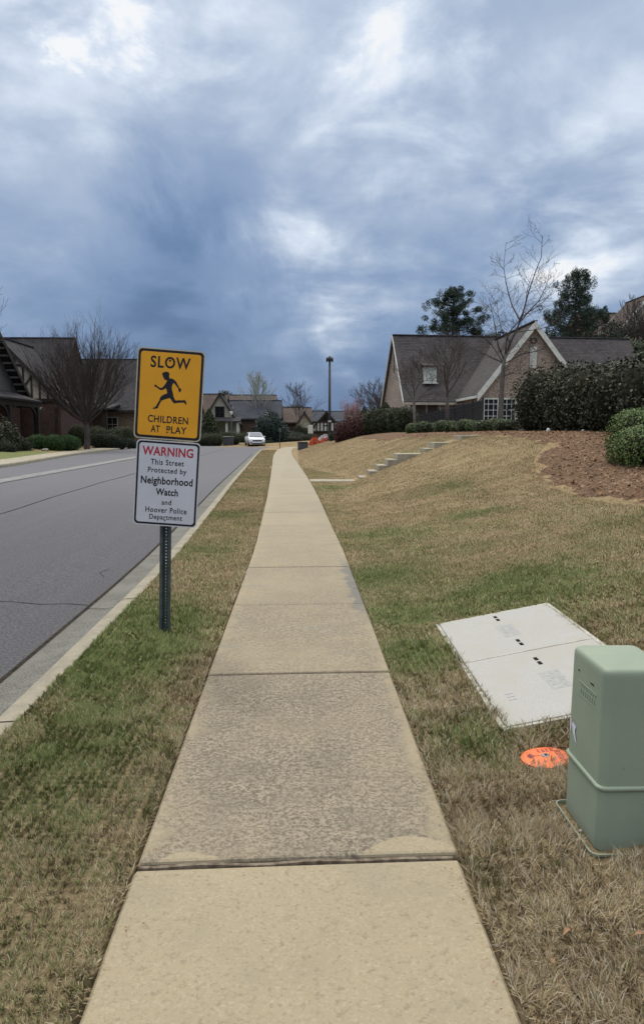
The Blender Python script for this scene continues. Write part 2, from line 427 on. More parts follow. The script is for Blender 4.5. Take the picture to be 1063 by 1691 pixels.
M['mesh_or'] = mat('orange_netting', speck((0.42, 0.075, 0.03), (0.22, 0.04, 0.02), 9), 0.8, 0.2)
M['tarp'] = mat('pale_sheet', speck((0.45, 0.45, 0.46), (0.30, 0.29, 0.30), 4), 0.8, 0.2)
M['step'] = mat('step_concrete', speck((0.37, 0.335, 0.255), (0.28, 0.255, 0.20), 2.5, c3=(0.2, 0.18, 0.14), s3=14), 0.9, 0.2)
M['stone'] = mat('pale_stone', speck((0.34, 0.32, 0.28), (0.22, 0.2, 0.17), 5), 0.9, 0.2)
M['paper'] = mat('paper_scrap', speck((0.70, 0.72, 0.80), (0.55, 0.57, 0.66), 30), 0.8, 0.2)

# ------------------------------------------------------------------ object helpers
ROOT = {}


def tag(o, label=None, cat=None, group=None, kind=None):
    if label: o['label'] = label
    if cat: o['category'] = cat
    if group: o['group'] = group
    if kind: o['kind'] = kind
    return o


def thing(name, label, cat, loc, group=None):
    o = bpy.data.objects.new(name, None)
    o.empty_display_size = 0.2
    col.objects.link(o)
    o.location = loc
    ROOT[o] = Vector(loc)
    return tag(o, label, cat, group)


class MB:
    def __init__(s): s.v = []; s.f = []; s.m = []; s.sm = []
    def add(s, vs, fs, mi=0, smooth=False):
        b = len(s.v)
        s.v.extend([tuple(p) for p in vs])
        for f in fs:
            s.f.append([b + i for i in f]); s.m.append(mi); s.sm.append(smooth)
    def quad(s, a, b, c, d_, mi=0): s.add((a, b, c, d_), ((0, 1, 2, 3),), mi)
    def hexa(s, p, mi=0):
        s.add(p, ((0, 3, 2, 1), (4, 5, 6, 7), (0, 1, 5, 4), (1, 2, 6, 5), (2, 3, 7, 6), (3, 0, 4, 7)), mi)
    def box(s, x0, x1, y0, y1, z0, z1, T=None, mi=0):
        p = [(x0, y0, z0), (x1, y0, z0), (x1, y1, z0), (x0, y1, z0), (x0, y0, z1), (x1, y0, z1), (x1, y1, z1), (x0, y1, z1)]
        if T: p = [T(q) for q in p]
        s.hexa(p, mi)
    def bar(s, a, b, wd, up=(0, 0, 1), mi=0, hd=None):
        a, b = Vector(a), Vector(b); hd = hd or wd
        dv = (b - a).normalized()
        sx = dv.cross(Vector(up))
        if sx.length < 1e-4: sx = dv.cross(Vector((1, 0, 0)))
        sx.normalize(); u = sx.cross(dv).normalized()
        sx *= wd / 2; u *= hd / 2
        s.hexa([a - sx - u, a + sx - u, b + sx - u, b - sx - u, a - sx + u, a + sx + u, b + sx + u, b - sx + u], mi)
    def tube(s, pts, rad, n=6, cap=True, mi=0, smooth=True):
        b = len(s.v); k = len(pts)
        pts = [Vector(p) for p in pts]
        prev = None
        for i, p in enumerate(pts):
            dv = (pts[min(i + 1, k - 1)] - pts[max(i - 1, 0)])
            if dv.length < 1e-9: dv = Vector((0, 0, 1))
            dv.normalize()
            ref = prev if prev is not None else (Vector((1, 0, 0)) if abs(dv.x) < 0.8 else Vector((0, 1, 0)))
            a = (ref - dv * ref.dot(dv)).normalized(); prev = a
            c = dv.cross(a)
            for j in range(n):
                an = 2 * math.pi * j / n
                q = p + (a * math.cos(an) + c * math.sin(an)) * rad[i]
                s.v.append((q.x, q.y, q.z))
        for i in range(k - 1):
            for j in range(n):
                s.f.append([b + i * n + j, b + i * n + (j + 1) % n, b + (i + 1) * n + (j + 1) % n, b + (i + 1) * n + j])
                s.m.append(mi); s.sm.append(smooth)
        if cap:
            s.f.append([b + j for j in reversed(range(n))]); s.m.append(mi); s.sm.append(False)
            s.f.append([b + (k - 1) * n + j for j in range(n)]); s.m.append(mi); s.sm.append(False)
    def build(s, name, mats, parent=None, kind=None):
        off = Vector((0, 0, 0))
        if parent is not None:
            r = parent
            while r.parent: r = r.parent
            off = ROOT[r]
        me = bpy.data.meshes.new(name)
        vs = np.array(s.v, dtype=np.float64).reshape(-1, 3) - np.array(off)
        me.from_pydata(vs.tolist(), [], s.f)
        for m in (mats if isinstance(mats, (list, tuple)) else [mats]): me.materials.append(m)
        me.polygons.foreach_set('material_index', s.m)
        me.polygons.foreach_set('use_smooth', s.sm)
        me.update()
        o = bpy.data.objects.new(name, me)
        col.objects.link(o)
        if parent is not None: o.parent = parent
        if kind: o['kind'] = kind
        return o


def bevel(o, width, seg=2):
    b = o.modifiers.new('bevel', 'BEVEL'); b.width = width; b.segments = seg; b.limit_method = 'ANGLE'
    return o


def fast_mesh(name, verts, loops, starts, totals, material, parent=None, tint=None, smooth=False):
    me = bpy.data.meshes.new(name)
    me.vertices.add(len(verts)); me.vertices.foreach_set('co', verts.astype(np.float32).ravel())
    me.loops.add(len(loops)); me.loops.foreach_set('vertex_index', loops.astype(np.int32))
    me.polygons.add(len(starts)); me.polygons.foreach_set('loop_start', starts.astype(np.int32))
    me.polygons.foreach_set('loop_total', totals.astype(np.int32))
    for m in (material if isinstance(material, (list, tuple)) else [material]): me.materials.append(m)
    me.update(calc_edges=True)
    if tint is not None:
        at_ = me.color_attributes.new('tint', 'FLOAT_COLOR', 'POINT')
        at_.data.foreach_set('color', tint.astype(np.float32).ravel())
    o = bpy.data.objects.new(name, me)
    col.objects.link(o)
    if parent is not None: o.parent = parent
    return o


# ------------------------------------------------------------------ terrain functions
def ss(a, b, v):
    t = np.clip((np.asarray(v, dtype=float) - a) / (b - a), 0, 1)
    return t * t * (3 - 2 * t)


def base(y): return 0.12 * ss(9, 24, y) - 0.12 * ss(70, 84, y)


def cpath(y): return np.interp(y, [0, 10, 13.6, 17, 22, 33.5, 40, 47, 55, 62, 68, 72, 75, 78, 80, 81.5, 82.5, 83.2],
                               [0, 0, -.06, -.12, -.25, -.57, -.78, -.96, -1.08, -1.1, -0.95, -.5, .3, 2.0, 4.6, 9, 17, 34])


def rkerb(y): return np.interp(y, [0, 8, 10, 17, 21, 30, 40, 52, 62, 67, 71, 74, 77, 79, 80.2, 81.2],
                               [-1.56, -1.57, -1.6, -1.77, -1.88, -2.13, -2.42, -2.75, -3.0, -2.9, -2.5, -1.8, 0, 3.5, 11, 34])


def lkerb(y): return np.interp(y, [-10, 20, 35, 50, 66, 84, 88, 91, 93.5, 95.3, 96.4, 97],
                               [-11.6, -12.5, -13.2, -15.0, -15.8, -16.0, -15.2, -13.6, -11, -7.5, -3, 34])


def lattice(ix, iy, seed):
    n = (ix.astype(np.int64) * 374761393 + iy.astype(np.int64) * 668265263 + seed * 1442695041) & 0x7fffffff
    n = ((n ^ (n >> 13)) * 1274126177) & 0x7fffffff
    return ((n ^ (n >> 16)) & 0xffff) / 65535.0


def vnoise(x, y, s, seed=0):
    x = np.asarray(x, float) * s + 1000; y = np.asarray(y, float) * s + 1000
    ix = np.floor(x); iy = np.floor(y); fx = x - ix; fy = y - iy
    fx = fx * fx * (3 - 2 * fx); fy = fy * fy * (3 - 2 * fy)
    a = lattice(ix, iy, seed); b = lattice(ix + 1, iy, seed); c = lattice(ix, iy + 1, seed); e = lattice(ix + 1, iy + 1, seed)
    return (a * (1 - fx) + b * fx) * (1 - fy) + (c * (1 - fx) + e * fx) * fy


def terrain(x, y):
    x = np.asarray(x, float); y = np.asarray(y, float)
    hb = base(y)
    foot = np.interp(y, [0, 12, 20, 22.6, 25, 30, 45, 60, 70, 80], [0.98, 1.0, 1.3, 1.75, 1.5, 0.6, 0.0, -0.1, 1.0, 3.5])
    slope = np.interp(y, [0, 12, 18, 22, 24, 30, 60, 80], [0.19, 0.19, 0.28, 0.41, 0.41, 0.33, 0.30, 0.25])
    t = (x - foot) * slope
    t = np.where(t < 0.06, np.where(t < -0.06, 0, (t + 0.06) ** 2 / 0.24), t)      # soft toe
    cap = 1.46
    k = 0.35
    rise = np.where(t > cap - k, cap - k + k * (1 - np.exp(-(np.maximum(t, cap - k) - (cap - k)) / k)) * 1.0, t)
    rise = rise + 0.012 * np.maximum(x - 9, 0) * (x < 80)
    rise = rise * (1 - ss(78, 90, y) * (1 - ss(14, 30, x)))
    hill = 11 * ss(66, 125, y) * ss(20, 52, x)
    right = hb + rise + hill
    lk = np.where(y > 90, -15.5, lkerb(y)) - 1.8
    left = hb + np.clip((lk - x) * 0.06, 0, 0.7)
    far_l = 0.8 * ss(150, 260, y)
    h = np.where(x > -4, right, left) + far_l
    h = h + (vnoise(x, y, 0.8, 3) - 0.5) * 0.04 * ss(1.2, 3.0, x)
    return h


def hit(px, py, start=1.0, lift=0.0):
    dv = pix_ray(px, py); t = start
    while t < 400:
        p = Vector((0, 0, EYE)) + dv * t
        if p.z < float(terrain(p.x, p.y)) + lift: break
        t += 0.03 + t * 0.002
    return p


def gz(x, y): return float(terrain(x, y))


GREEN = [(-1.15, 5.6, 0.55, 0.75), (-1.45, 5.1, 0.35, 0.55), (-1.5, 6.6, 0.25, 0.4), (0.8, 5.2, 0.28, 0.62), (0.85, 6.3, 0.3, 0.5), (1.0, 8.0, 0.55, 0.5), (1.4, 11.0, 0.7, 0.45),
         (1.75, 6.5, 0.55, 0.45), (2.3, 6.4, 0.5, 0.4), (-1.4, 14, 0.45, 0.6), (-1.5, 19, 0.5, 0.35), (-1.3, 10, 0.4, 0.4), (0.85, 20, 0.6, 0.4), (0.9, 3.6, 0.16, 0.5),
         (3.0, 15.5, 1.0, 0.35), (-1.3, 24, 0.5, 0.35), (0.8, 26, 0.5, 0.3), (3.6, 24.2, 1.2, 0.3), (-1.2, 3.6, 0.4, 0.3), (-17, 45, 3.0, 0.9), (-19, 50, 2.4, 0.8), (-18, 60, 1.4, 0.4), (2.6, 11.5, 0.5, 0.35)]


def green(x, y):
    x = np.asarray(x, float); y = np.asarray(y, float)
    g = 0.34 + (vnoise(x, y, 1.6, 11) - 0.5) * 0.30 + (vnoise(x, y, 7.5, 12) - 0.5) * 0.30 + (vnoise(x, y, 0.4, 13) - 0.5) * 0.15
    g -= 0.42 * ss(0.5, 3.0, x) * (1 - ss(3.5, 4.8, y)) + 0.30 * (x > 0) * (1 - ss(2.6, 3.8, y))               # browner by the cabinet
    g -= 0.20 * ss(-0.95, -0.66, x) * (x < 0) * (y < 12)              # brown fringe beside the walk
    g -= 0.17 * ss(6, 13, y) * ss(0.6, 1.6, x)
    g -= 0.10 * ss(8, 16, y) * (x < 0)
    g -= 0.12 * ss(1.6, 2.8, x) * (1 - ss(4.8, 5.6, y))
    g -= 0.16 * ss(24, 40, y) * (x > 0)
    g += 0.5 * ss(95, 99, y) + .14 * (x < 0) * (x > -1.35) * (1 - ss(4.0, 5.0, y))
    for (cx_, cy_, r_, k_) in GREEN:
        g = g + k_ * np.exp(-((x - cx_) ** 2 + ((y - cy_) * 0.6) ** 2) / (r_ * r_))
    return np.clip(g, 0, 1)


# ------------------------------------------------------------------ ground sheet
ys = np.concatenate([np.arange(-6, 14, 0.14), np.arange(14, 40, 0.35), np.arange(40, 66, 0.7), np.arange(66, 97.0, 0.5), [96.98], [96.985], np.arange(98, 130, 2.0), np.arange(135, 260, 10), [300, 400, 600, 900, 1500, 2600]])
offs_l = [-2000, -900, -400, -200, -100, -60, -40, -30, -24, -19, -15, -12, -9.5, -7.5, -6, -5, -4, -3.2, -2.6, -2.2, -1.82]
offs_r = [0.035, 0.06, 0.12] + list(np.arange(0.25, 4.2, 0.16)) + list(np.arange(4.4, 12, 0.4)) + list(np.arange(12.5, 30, 1.5)) + [33, 38, 45, 55, 70, 90, 120, 180, 300, 600, 1200, 2200]
rows = []
for yv in ys:
    beyond = yv > 96.982
    lk = float(lkerb(min(yv, 96.98))) if not beyond else -16.0
    rk = float(rkerb(min(yv, 81.1))) if not beyond else -3.0
    pc = float(cpath(min(yv, 83.1))) if not beyond else -1.0
    pl, pr = pc - 0.605, pc + 0.605
    if not beyond:
        rk = min(rk, pl - 0.3)
    r_ = []
    for o_ in offs_l: r_.append((lk + o_, 0.0))
    r_ += [(lk - 1.80, -0.12), (lk - 0.10, -0.12), (lk - 0.05, -0.45), (rk - 0.12, -0.45), (rk - 0.06, -0.12), (rk - 0.005, -0.012)]
    for k in np.linspace(0.08, 0.92, 7): r_.append((rk + (pl - rk) * k, 0.0))
    r_ += [(pl - 0.04, -0.008), (pl - 0.012, -0.045), (pl + 0.01, -0.14), (pr - 0.01, -0.14), (pr + 0.012, -0.03)]
    for o_ in offs_r: r_.append((pr + o_, 0.0))
    rows.append([(xx, yv, float(terrain(xx, yv)) + (0 if beyond else dz_)) for xx, dz_ in r_])
V = np.array(rows); nr, nc = V.shape[:2]
verts = V.reshape(-1, 3)
ii = np.arange((nr - 1) * nc).reshape(nr - 1, nc)[:, :-1]
ii = np.delete(ii, int(np.where(np.isclose(ys, 96.98))[0][0]), 0).ravel()
loops = np.stack([ii, ii + 1, ii + nc + 1, ii + nc], 1).ravel()
ground = fast_mesh('ground', verts, loops, np.arange(len(ii)) * 4, np.full(len(ii), 4), M['ground'])
tag(ground, kind='structure')
ground.data.polygons.foreach_set('use_smooth', [True] * len(ii))
a_ = ground.data.attributes.new('green', 'FLOAT', 'POINT'); a_.data.foreach_set('value', green(verts[:, 0], verts[:, 1]).astype(np.float32))
fr = ss(4, 13, verts[:, 1]) * 0.75 + 0.25
a_ = ground.data.attributes.new('far', 'FLOAT', 'POINT'); a_.data.foreach_set('value', fr.astype(np.float32))

# road surface
mb = MB()
yr = np.concatenate([np.arange(-6, 66, 1.0), np.arange(66, 96.9, 0.5), [96.95]])
NX = 8
for yv in yr:
    x0 = float(lkerb(yv)) - 0.02
    x1 = (float(rkerb(yv)) - 0.40) if yv < 76 else max(float(rkerb(min(yv, 81.1))) - 0.40, -0.4)
    for j in range(NX + 1):
        k = j / NX
        mb.v.append((x0 + (x1 - x0) * k, yv, float(base(yv)) - 0.115 + 0.05 * math.sin(math.pi * k) * (1 if yv < 80 else 0.3)))
for i in range(len(yr) - 1):
    for j in range(NX):
        a = i * (NX + 1) + j
        mb.f.append([a, a + 1, a + NX + 2, a + NX + 1]); mb.m.append(0); mb.sm.append(True)
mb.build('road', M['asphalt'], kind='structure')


def road_z(x, yv):
    x0 = float(lkerb(yv)) - 0.02; x1 = float(rkerb(yv)) - 0.40
    return float(base(yv)) - 0.115 + 0.05 * math.sin(math.pi * min(max((x - x0) / (x1 - x0), 0), 1))


def sweep(mb, pts, prof, mi=0):
    """sweep profile [(offset to the right, z)] along ground polyline"""
    n = len(pts); b = len(mb.v); k = len(prof)
    for i, (x, y) in enumerate(pts):
        x0, y0 = pts[max(i - 1, 0)]; x1, y1 = pts[min(i + 1, n - 1)]
        dx_, dy_ = x1 - x0, y1 - y0; L = math.hypot(dx_, dy_); nx, ny = dy_ / L, -dx_ / L
        for (o_, z_) in prof: mb.v.append((x + nx * o_, y + ny * o_, float(base(y)) + z_))
    for i in range(n - 1):
        for j in range(k - 1):
            a = b + i * k + j
            mb.f.append([a, a + 1, a + k + 1, a + k]); mb.m.append(mi); mb.sm.append(False)


rk_pts = [(float(rkerb(y)), y) for y in list(np.arange(-6, 66, 1.0)) + list(np.arange(66, 81.3, 0.4))]
mb = MB()
sweep(mb, rk_pts, [(-0.20, -0.085), (-0.17, -0.045), (-0.135, -0.014), (-0.09, -0.003), (0.0, 0.0), (0.02, -0.06)])
mb.build('kerb', M['kerb'], kind='structure')
mb = MB()
sweep(mb, rk_pts, [(-0.475, -0.108), (-0.46, -0.098), (-0.30, -0.104), (-0.20, -0.085)])
mb.build('gutter', M['gutter'], kind='structure')
# dark seam between gutter and asphalt, joints across kerb and gutter
mb = MB()
sweep(mb, rk_pts[:60], [(-0.492, -0.0945), (-0.455, -0.0925)])
for yv in np.arange(0.95, 60, 3.05):
    x = float(rkerb(yv)); zb = float(base(yv))
    for (o0, z0), (o1, z1) in (((-0.46, -0.098), (-0.30, -0.104)), ((-0.30, -0.104), (-0.20, -0.085)), ((-0.20, -0.085), (-0.17, -0.045)), ((-0.17, -0.045), (-0.135, -0.014)), ((-0.135, -0.014), (-0.09, -0.003)), ((-0.09, -0.003), (0.0, 0.0))):
        mb.quad((x + o0, yv, zb + z0 + .003), (x + o1, yv + .004, zb + z1 + .003), (x + o1, yv + .016, zb + z1 + .003), (x + o0, yv + .012, zb + z0 + .003))
mb.build('kerb_joints', M['joint'], kind='structure')
# left kerb + pavement
lk_pts = [(float(lkerb(y)), y) for y in list(np.arange(-6, 84, 2.0)) + list(np.arange(84, 96.5, 0.5)) + [96.6, 96.8, 96.98]]
mb = MB()
sweep(mb, lk_pts, [(-0.15, 0.03), (-0.02, 0.03), (0.0, 0.0), (0.03, -0.13)])
mb.build('far_kerb', M['kerb'], kind='structure')
mb = MB()
sweep(mb, lk_pts, [(-1.75, -0.05), (-1.74, 0.045), (-0.155, 0.034)])
mb.build('far_pavement', M['step'], kind='structure')

# road details
def strip(mb, pts, wd, lift=0.004):
    for (xa, ya), (xb, yb) in zip(pts[:-1], pts[1:]):
        dv = Vector((xb - xa, yb - ya)).normalized() * (wd / 2); n_ = Vector((dv.y, -dv.x))
        q = [(xa - n_.x, ya - n_.y), (xa + n_.x, ya + n_.y), (xb + n_.x, yb + n_.y), (xb - n_.x, yb - n_.y)]
        mb.add([(x, y, road_z(x, y) + lift) for x, y in q], ((0, 1, 2, 3),))


mb = MB()
yy = np.arange(8, 62, 1.0)
strip(mb, [(-8.9 - 0.022 * y, y) for y in yy], 0.65, 0.006)
mb.build('road_drain_strip', M['line'], kind='structure')
mb = MB()
for y in (17.5, 26.0, 34.6, 43.2, 52.0):
    xe = float(lkerb(y)) + 0.1
    xs = np.linspace(-9.1 - 0.022 * y, xe, 8)
    strip(mb, [(float(x), y) for x in xs], 0.11, 0.005)
for y0 in (24.4, 25.2): pass
mb.build('parking_lines', M['line'], kind='structure')
mb = MB()
strip(mb, [(-5.75 - 0.012 * y + 0.02 * math.sin(y * 1.3), y) for y in np.arange(3, 66, 1.0)], 0.05, 0.004)
strip(mb, [(-8.45 - 0.022 * y + 0.015 * math.sin(y * 2.1), y) for y in np.arange(8, 62, 1.0)], 0.06, 0.004)
pts = [(-2.06, 7.25), (-2.3, 7.32), (-2.55, 7.28), (-2.9, 7.4), (-3.3, 7.38), (-3.8, 7.47), (-4.4, 7.46), (-5.0, 7.6), (-5.7, 7.58)]
strip(mb, pts, 0.014, 0.004)
strip(mb, [(-2.3, 8.7), (-2.42, 8.95), (-2.36, 9.2)], 0.010, 0.004)
mb.build('road_cracks', M['crack'], kind='structure')

# ------------------------------------------------------------------ sidewalk slabs
jy = [0.72, 2.63, 4.78, 6.75, 8.66, 10.58] + [10.58 + 1.9 * i for i in range(1, 39)]
jy = [-1.2] + jy
dirt = {1: 0.05, 2: 0.88, 3: 0.62, 4: 0.52, 5: 0.46}
mb = MB(); dvals = []
for i in range(len(jy) - 1):
    y0, y1 = jy[i], jy[i + 1]
    if y1 > 83: break
    g0 = 0.018
    if i == 1: y1 -= 0.018
    y0 += g0 / 2; y1 -= 0.009
    dz0 = {1: -0.007, 2: 0.0, 3: 0.005, 4: 0.002, 5: 0.005}.get(i, rnd.uniform(-0.002, 0.002))
    nseg = 6 if y0 > 60 else 3
    d0 = dirt.get(i, rnd.uniform(0.2, 0.42))
    b0 = len(mb.v)
    sk = 0.035 if i in (2,) else 0.0
    prof = [(-0.607, -0.10), (-0.605, -0.012), (-0.594, -0.001), (-0.2, 0.0), (0.2, 0.0), (0.594, -0.001), (0.605, -0.012), (0.607, -0.10)]
    secs = [(y0, -0.10), (y0, -0.012), (y0 + 0.004, -0.004), (y0 + 0.014, 0)] + [(y0 + (y1 - y0) * k / nseg, 0) for k in range(1, nseg)] + [(y1 - 0.014, 0), (y1 - .004, -0.004), (y1, -0.012), (y1, -0.10)]
    for (yv, dd) in secs:
        c0 = float(cpath(yv)); c1 = float(cpath(yv + 0.2)); dxp, dyp = c1 - c0, 0.2
        L = math.hypot(dxp, dyp); nx, ny = dyp / L, -dxp / L
        for (o_, z_) in prof:
            jx = 0.004 * math.sin(yv * 9 + i) if abs(o_) > 0.5 else 0
            ysk = yv - 0.03 * (o_) * 0
            mb.v.append((c0 + nx * (o_ + jx), ysk + ny * o_ + 0.027 * o_, float(base(yv)) + min(z_ + dd, 0) + dz0 + 0.003))
            dvals.append(d0)
    k = len(prof)
    for s_ in range(len(secs) - 1):
        for j in range(k - 1):
            a = b0 + s_ * k + j
            mb.f.append([a, a + 1, a + k + 1, a + k]); mb.m.append(0); mb.sm.append(False)
pav = mb.build('pavement', M['walk'], kind='structure')
a_ = pav.data.attributes.new('dirt', 'FLOAT', 'POINT'); a_.data.foreach_set('value', np.array(dvals, dtype=np.float32))
mb = MB()   # soil in the joints
for i in range(1, len(jy) - 1):
    yv = jy[i]
    if yv > 60: break
    c0 = float(cpath(yv)); zb = float(base(yv))
    mb.box(c0 - 0.6, c0 + 0.6, yv - 0.05, yv + 0.05, zb - 0.12, zb - 0.03)
mb.build('pavement_joint_soil', M['joint'], kind='structure')
mb = MB()   # warped wooden expansion strip in the first joint
NS = 26
for s0, s1 in ((0, NS),):
    for i in range(s0, s1):
        xa = -0.59 + 1.17 * i / NS; xb = -0.59 + 1.17 * (i + 1) / NS
        f = lambda x: (2.617 + 0.027 * x + 0.004 * math.sin(x * 11), -0.003 + 0.003 * math.sin(x * 17 + 1))
        (ya, za), (yb, zb_) = f(xa), f(xb)
        mb.hexa([(xa, ya - .008, za - .06), (xb, yb - .008, zb_ - .06), (xb, yb + .008, zb_ - .06), (xa, ya + .008, za - .06),
                 (xa, ya - .008, za), (xb, yb - .008, zb_), (xb, yb + .008, zb_), (xa, ya + .008, za)])
mb.build('pavement_expansion_strip', M['wood'], kind='structure')

# walk leading to the steps
mb = MB()
xs = np.linspace(0.36, 2.25, 10)
for i in range(len(xs) - 1):
    xa, xb = float(xs[i]), float(xs[i + 1])
    ya0, ya1 = 22.0, 23.05
    za = float(base(22.5)) + 0.012
    mb.hexa([(xa, ya0, za - .2), (xb, ya0, za - .2), (xb, ya1, za - .2), (xa, ya1, za - .2), (xa, ya0, za), (xb, ya0, za), (xb, ya1, za), (xa, ya1, za)])
mb.build('side_path', M['step'], kind='structure')

# mulch beds lying on the hill
def bed(name, poly, lift=0.02):
    ctr = Vector((sum(p[0] for p in poly) / len(poly), sum(p[1] for p in poly) / len(poly)))
    b_ = MB()
    xs_ = [p[0] for p in poly]; ys_ = [p[1] for p in poly]
    def inside(x, y):
        c = False; j = len(poly) - 1
        for i in range(len(poly)):
            if ((poly[i][1] > y) != (poly[j][1] > y)) and (x < (poly[j][0] - poly[i][0]) * (y - poly[i][1]) / (poly[j][1] - poly[i][1]) + poly[i][0]): c = not c
            j = i
        return c
    st = 0.15
    idx = {}
    gx = np.arange(min(xs_), max(xs_), st); gy = np.arange(min(ys_), max(ys_), st)
    for i, x in enumerate(gx):
        for j, y in enumerate(gy):
            if not inside(x + st / 2 + 0.5 * (vnoise(x, y, 1.3, 5) - 0.5) + .35 * (vnoise(x, y, 5, 15) - .5), y + st / 2 + 0.8 * (vnoise(x, y, 1.3, 6) - 0.5) + .6 * (vnoise(x, y, 4, 16) - .5)): continue
            f_ = []
            for (a, c) in ((i, j), (i + 1, j), (i + 1, j + 1), (i, j + 1)):
                if (a, c) not in idx:
                    X_, Y_ = min(xs_) + a * st, min(ys_) + c * st
                    idx[(a, c)] = len(b_.v)
                    b_.v.append([X_, Y_, gz(X_, Y_) + lift + 0.03 * float(vnoise(X_, Y_, 4, 8))])
                f_.append(idx[(a, c)])
            b_.f.append(f_); b_.m.append(0); b_.sm.append(True)
    cnt = np.zeros(len(b_.v), int)
    for f_ in b_.f:
        for q_ in f_: cnt[q_] += 1
    for k_, c_ in enumerate(cnt):
        if c_ < 4: b_.v[k_][2] = gz(b_.v[k_][0], b_.v[k_][1]) - 0.02
    b_.build(name, M['mulch'], kind='structure')
    return inside, (min(xs_), max(xs_), min(ys_), max(ys_))



bed_poly = [(4.7, 8.0), (4.43, 9.3), (4.29, 9.95), (4.19, 10.8), (4.3, 12.3), (4.62, 14.3), (5.04, 15.7), (5.5, 16.6), (5.9, 17.3), (5.85, 18.8), (5.65, 21.0), (5.62, 23.0), (5.4, 25.2),
            (5.0, 27.4), (4.4, 30.0), (3.9, 33.0), (3.6, 36.5), (3.4, 41.0), (4.3, 44), (6.5, 42), (9.0, 33), (10.5, 27), (13.5, 18), (12, 8)]
in_bed, bb_bed = bed('mulch_bed', bed_poly)
left_bed = [(-17.4, 38), (-19.2, 46), (-19.8, 52), (-18.6, 60), (-18.2, 72), (-18.3, 83), (-24, 83), (-25, 60), (-25, 38)]
bed('far_mulch_bed', left_bed)

# ------------------------------------------------------------------ plants
def leaf_mesh(name, P, N, size, mats, mi_core=None, core=None, parent=None, asp=0.55, rs=1, spread=0.9):
    """many leaf-sized rhombs (plus an optional inner body) as one mesh"""
    rg = np.random.default_rng(rs)
    n = len(P)
    D = N + rg.normal(0, spread, (n, 3)); D /= np.linalg.norm(D, axis=1)[:, None] + 1e-9
    A = rg.normal(0, 1, (n, 3)); A -= D * (A * D).sum(1)[:, None]; A /= np.linalg.norm(A, axis=1)[:, None] + 1e-9
    B = np.cross(D, A)
    sz = size * rg.uniform(0.6, 1.35, n)[:, None]
    q = np.stack([P - A * sz, P - B * sz * asp + D * sz * 0.15, P + A * sz, P + B * sz * asp + D * sz * 0.15], 1).reshape(-1, 3)
    loops = np.arange(4 * n); starts = np.arange(n) * 4; tot = np.full(n, 4)
    ncore = 0
    if core is not None:
        cv, cf = core
        loops = np.concatenate([loops, (cf + 4 * n).ravel()]); k = len(cf)
        starts = np.concatenate([starts, 4 * n + np.arange(k) * cf.shape[1]]); tot = np.concatenate([tot, np.full(k, cf.shape[1])])
        q = np.concatenate([q, cv]); ncore = k
    off = np.zeros(3)
    if parent is not None:
        off = np.array(ROOT[parent])
    o = fast_mesh(name, q - off, loops, starts, tot, mats, parent)
    if ncore:
        o.data.polygons.foreach_set('material_index', [0] * n + [1] * ncore)
    return o


def lump_points(c, r, n, rg, p=2.4, bumps=0.10, seed=0, zmin=None, shell=(0.86, 1.04)):
    d_ = rg.normal(0, 1, (n, 3)); d_ /= np.linalg.norm(d_, axis=1)[:, None]
    rr = (np.abs(d_[:, 0] / r[0]) ** p + np.abs(d_[:, 1] / r[1]) ** p + np.abs(d_[:, 2] / r[2]) ** p) ** (-1 / p)
    q = d_ * rr[:, None]
    bn = (vnoise(q[:, 0] + c[0] * 3 + q[:, 2] * 0.7, q[:, 1] + c[1] * 3 - q[:, 2] * 0.9, 2.2 / max(r[0], .3), seed) - 0.5) * 2 * bumps
    bn += (vnoise(q[:, 0] * 1.3 + q[:, 2], q[:, 2] * 1.2 + q[:, 1], 6.0 / max(r[0], .3), seed + 1) - 0.5) * bumps
    q2 = q * (1 + bn + rg.uniform(shell[0] - 1, shell[1] - 1, n))[:, None] + np.array(c)
    nrm = d_ / np.array(r) ; nrm /= np.linalg.norm(nrm, axis=1)[:, None]
    return q2, nrm


def lump_core(c, r, p=2.4, k=0.86, nu=14, nv=8, bumps=0.1):
    vs, fs = [], []
    for j in range(nv + 1):
        th = math.pi * j / nv
        for i in range(nu):
            ph = 2 * math.pi * i / nu
            dd = np.array([math.sin(th) * math.cos(ph), math.sin(th) * math.sin(ph), math.cos(th)])
            rr = (abs(dd[0] / r[0]) ** p + abs(dd[1] / r[1]) ** p + abs(dd[2] / r[2]) ** p) ** (-1 / p)
            vs.append(np.array(c) + dd * rr * k * (1 + bumps * (float(vnoise(i * 1.7, j * 1.3, 1, int(abs(c[0] * 7)) + 3)) - 0.5)))
    for j in range(nv):
        for i in range(nu):
            a = j * nu + i; b = j * nu + (i + 1) % nu
            fs.append([a, b, b + nu, a + nu])
    return np.array(vs), np.array(fs)


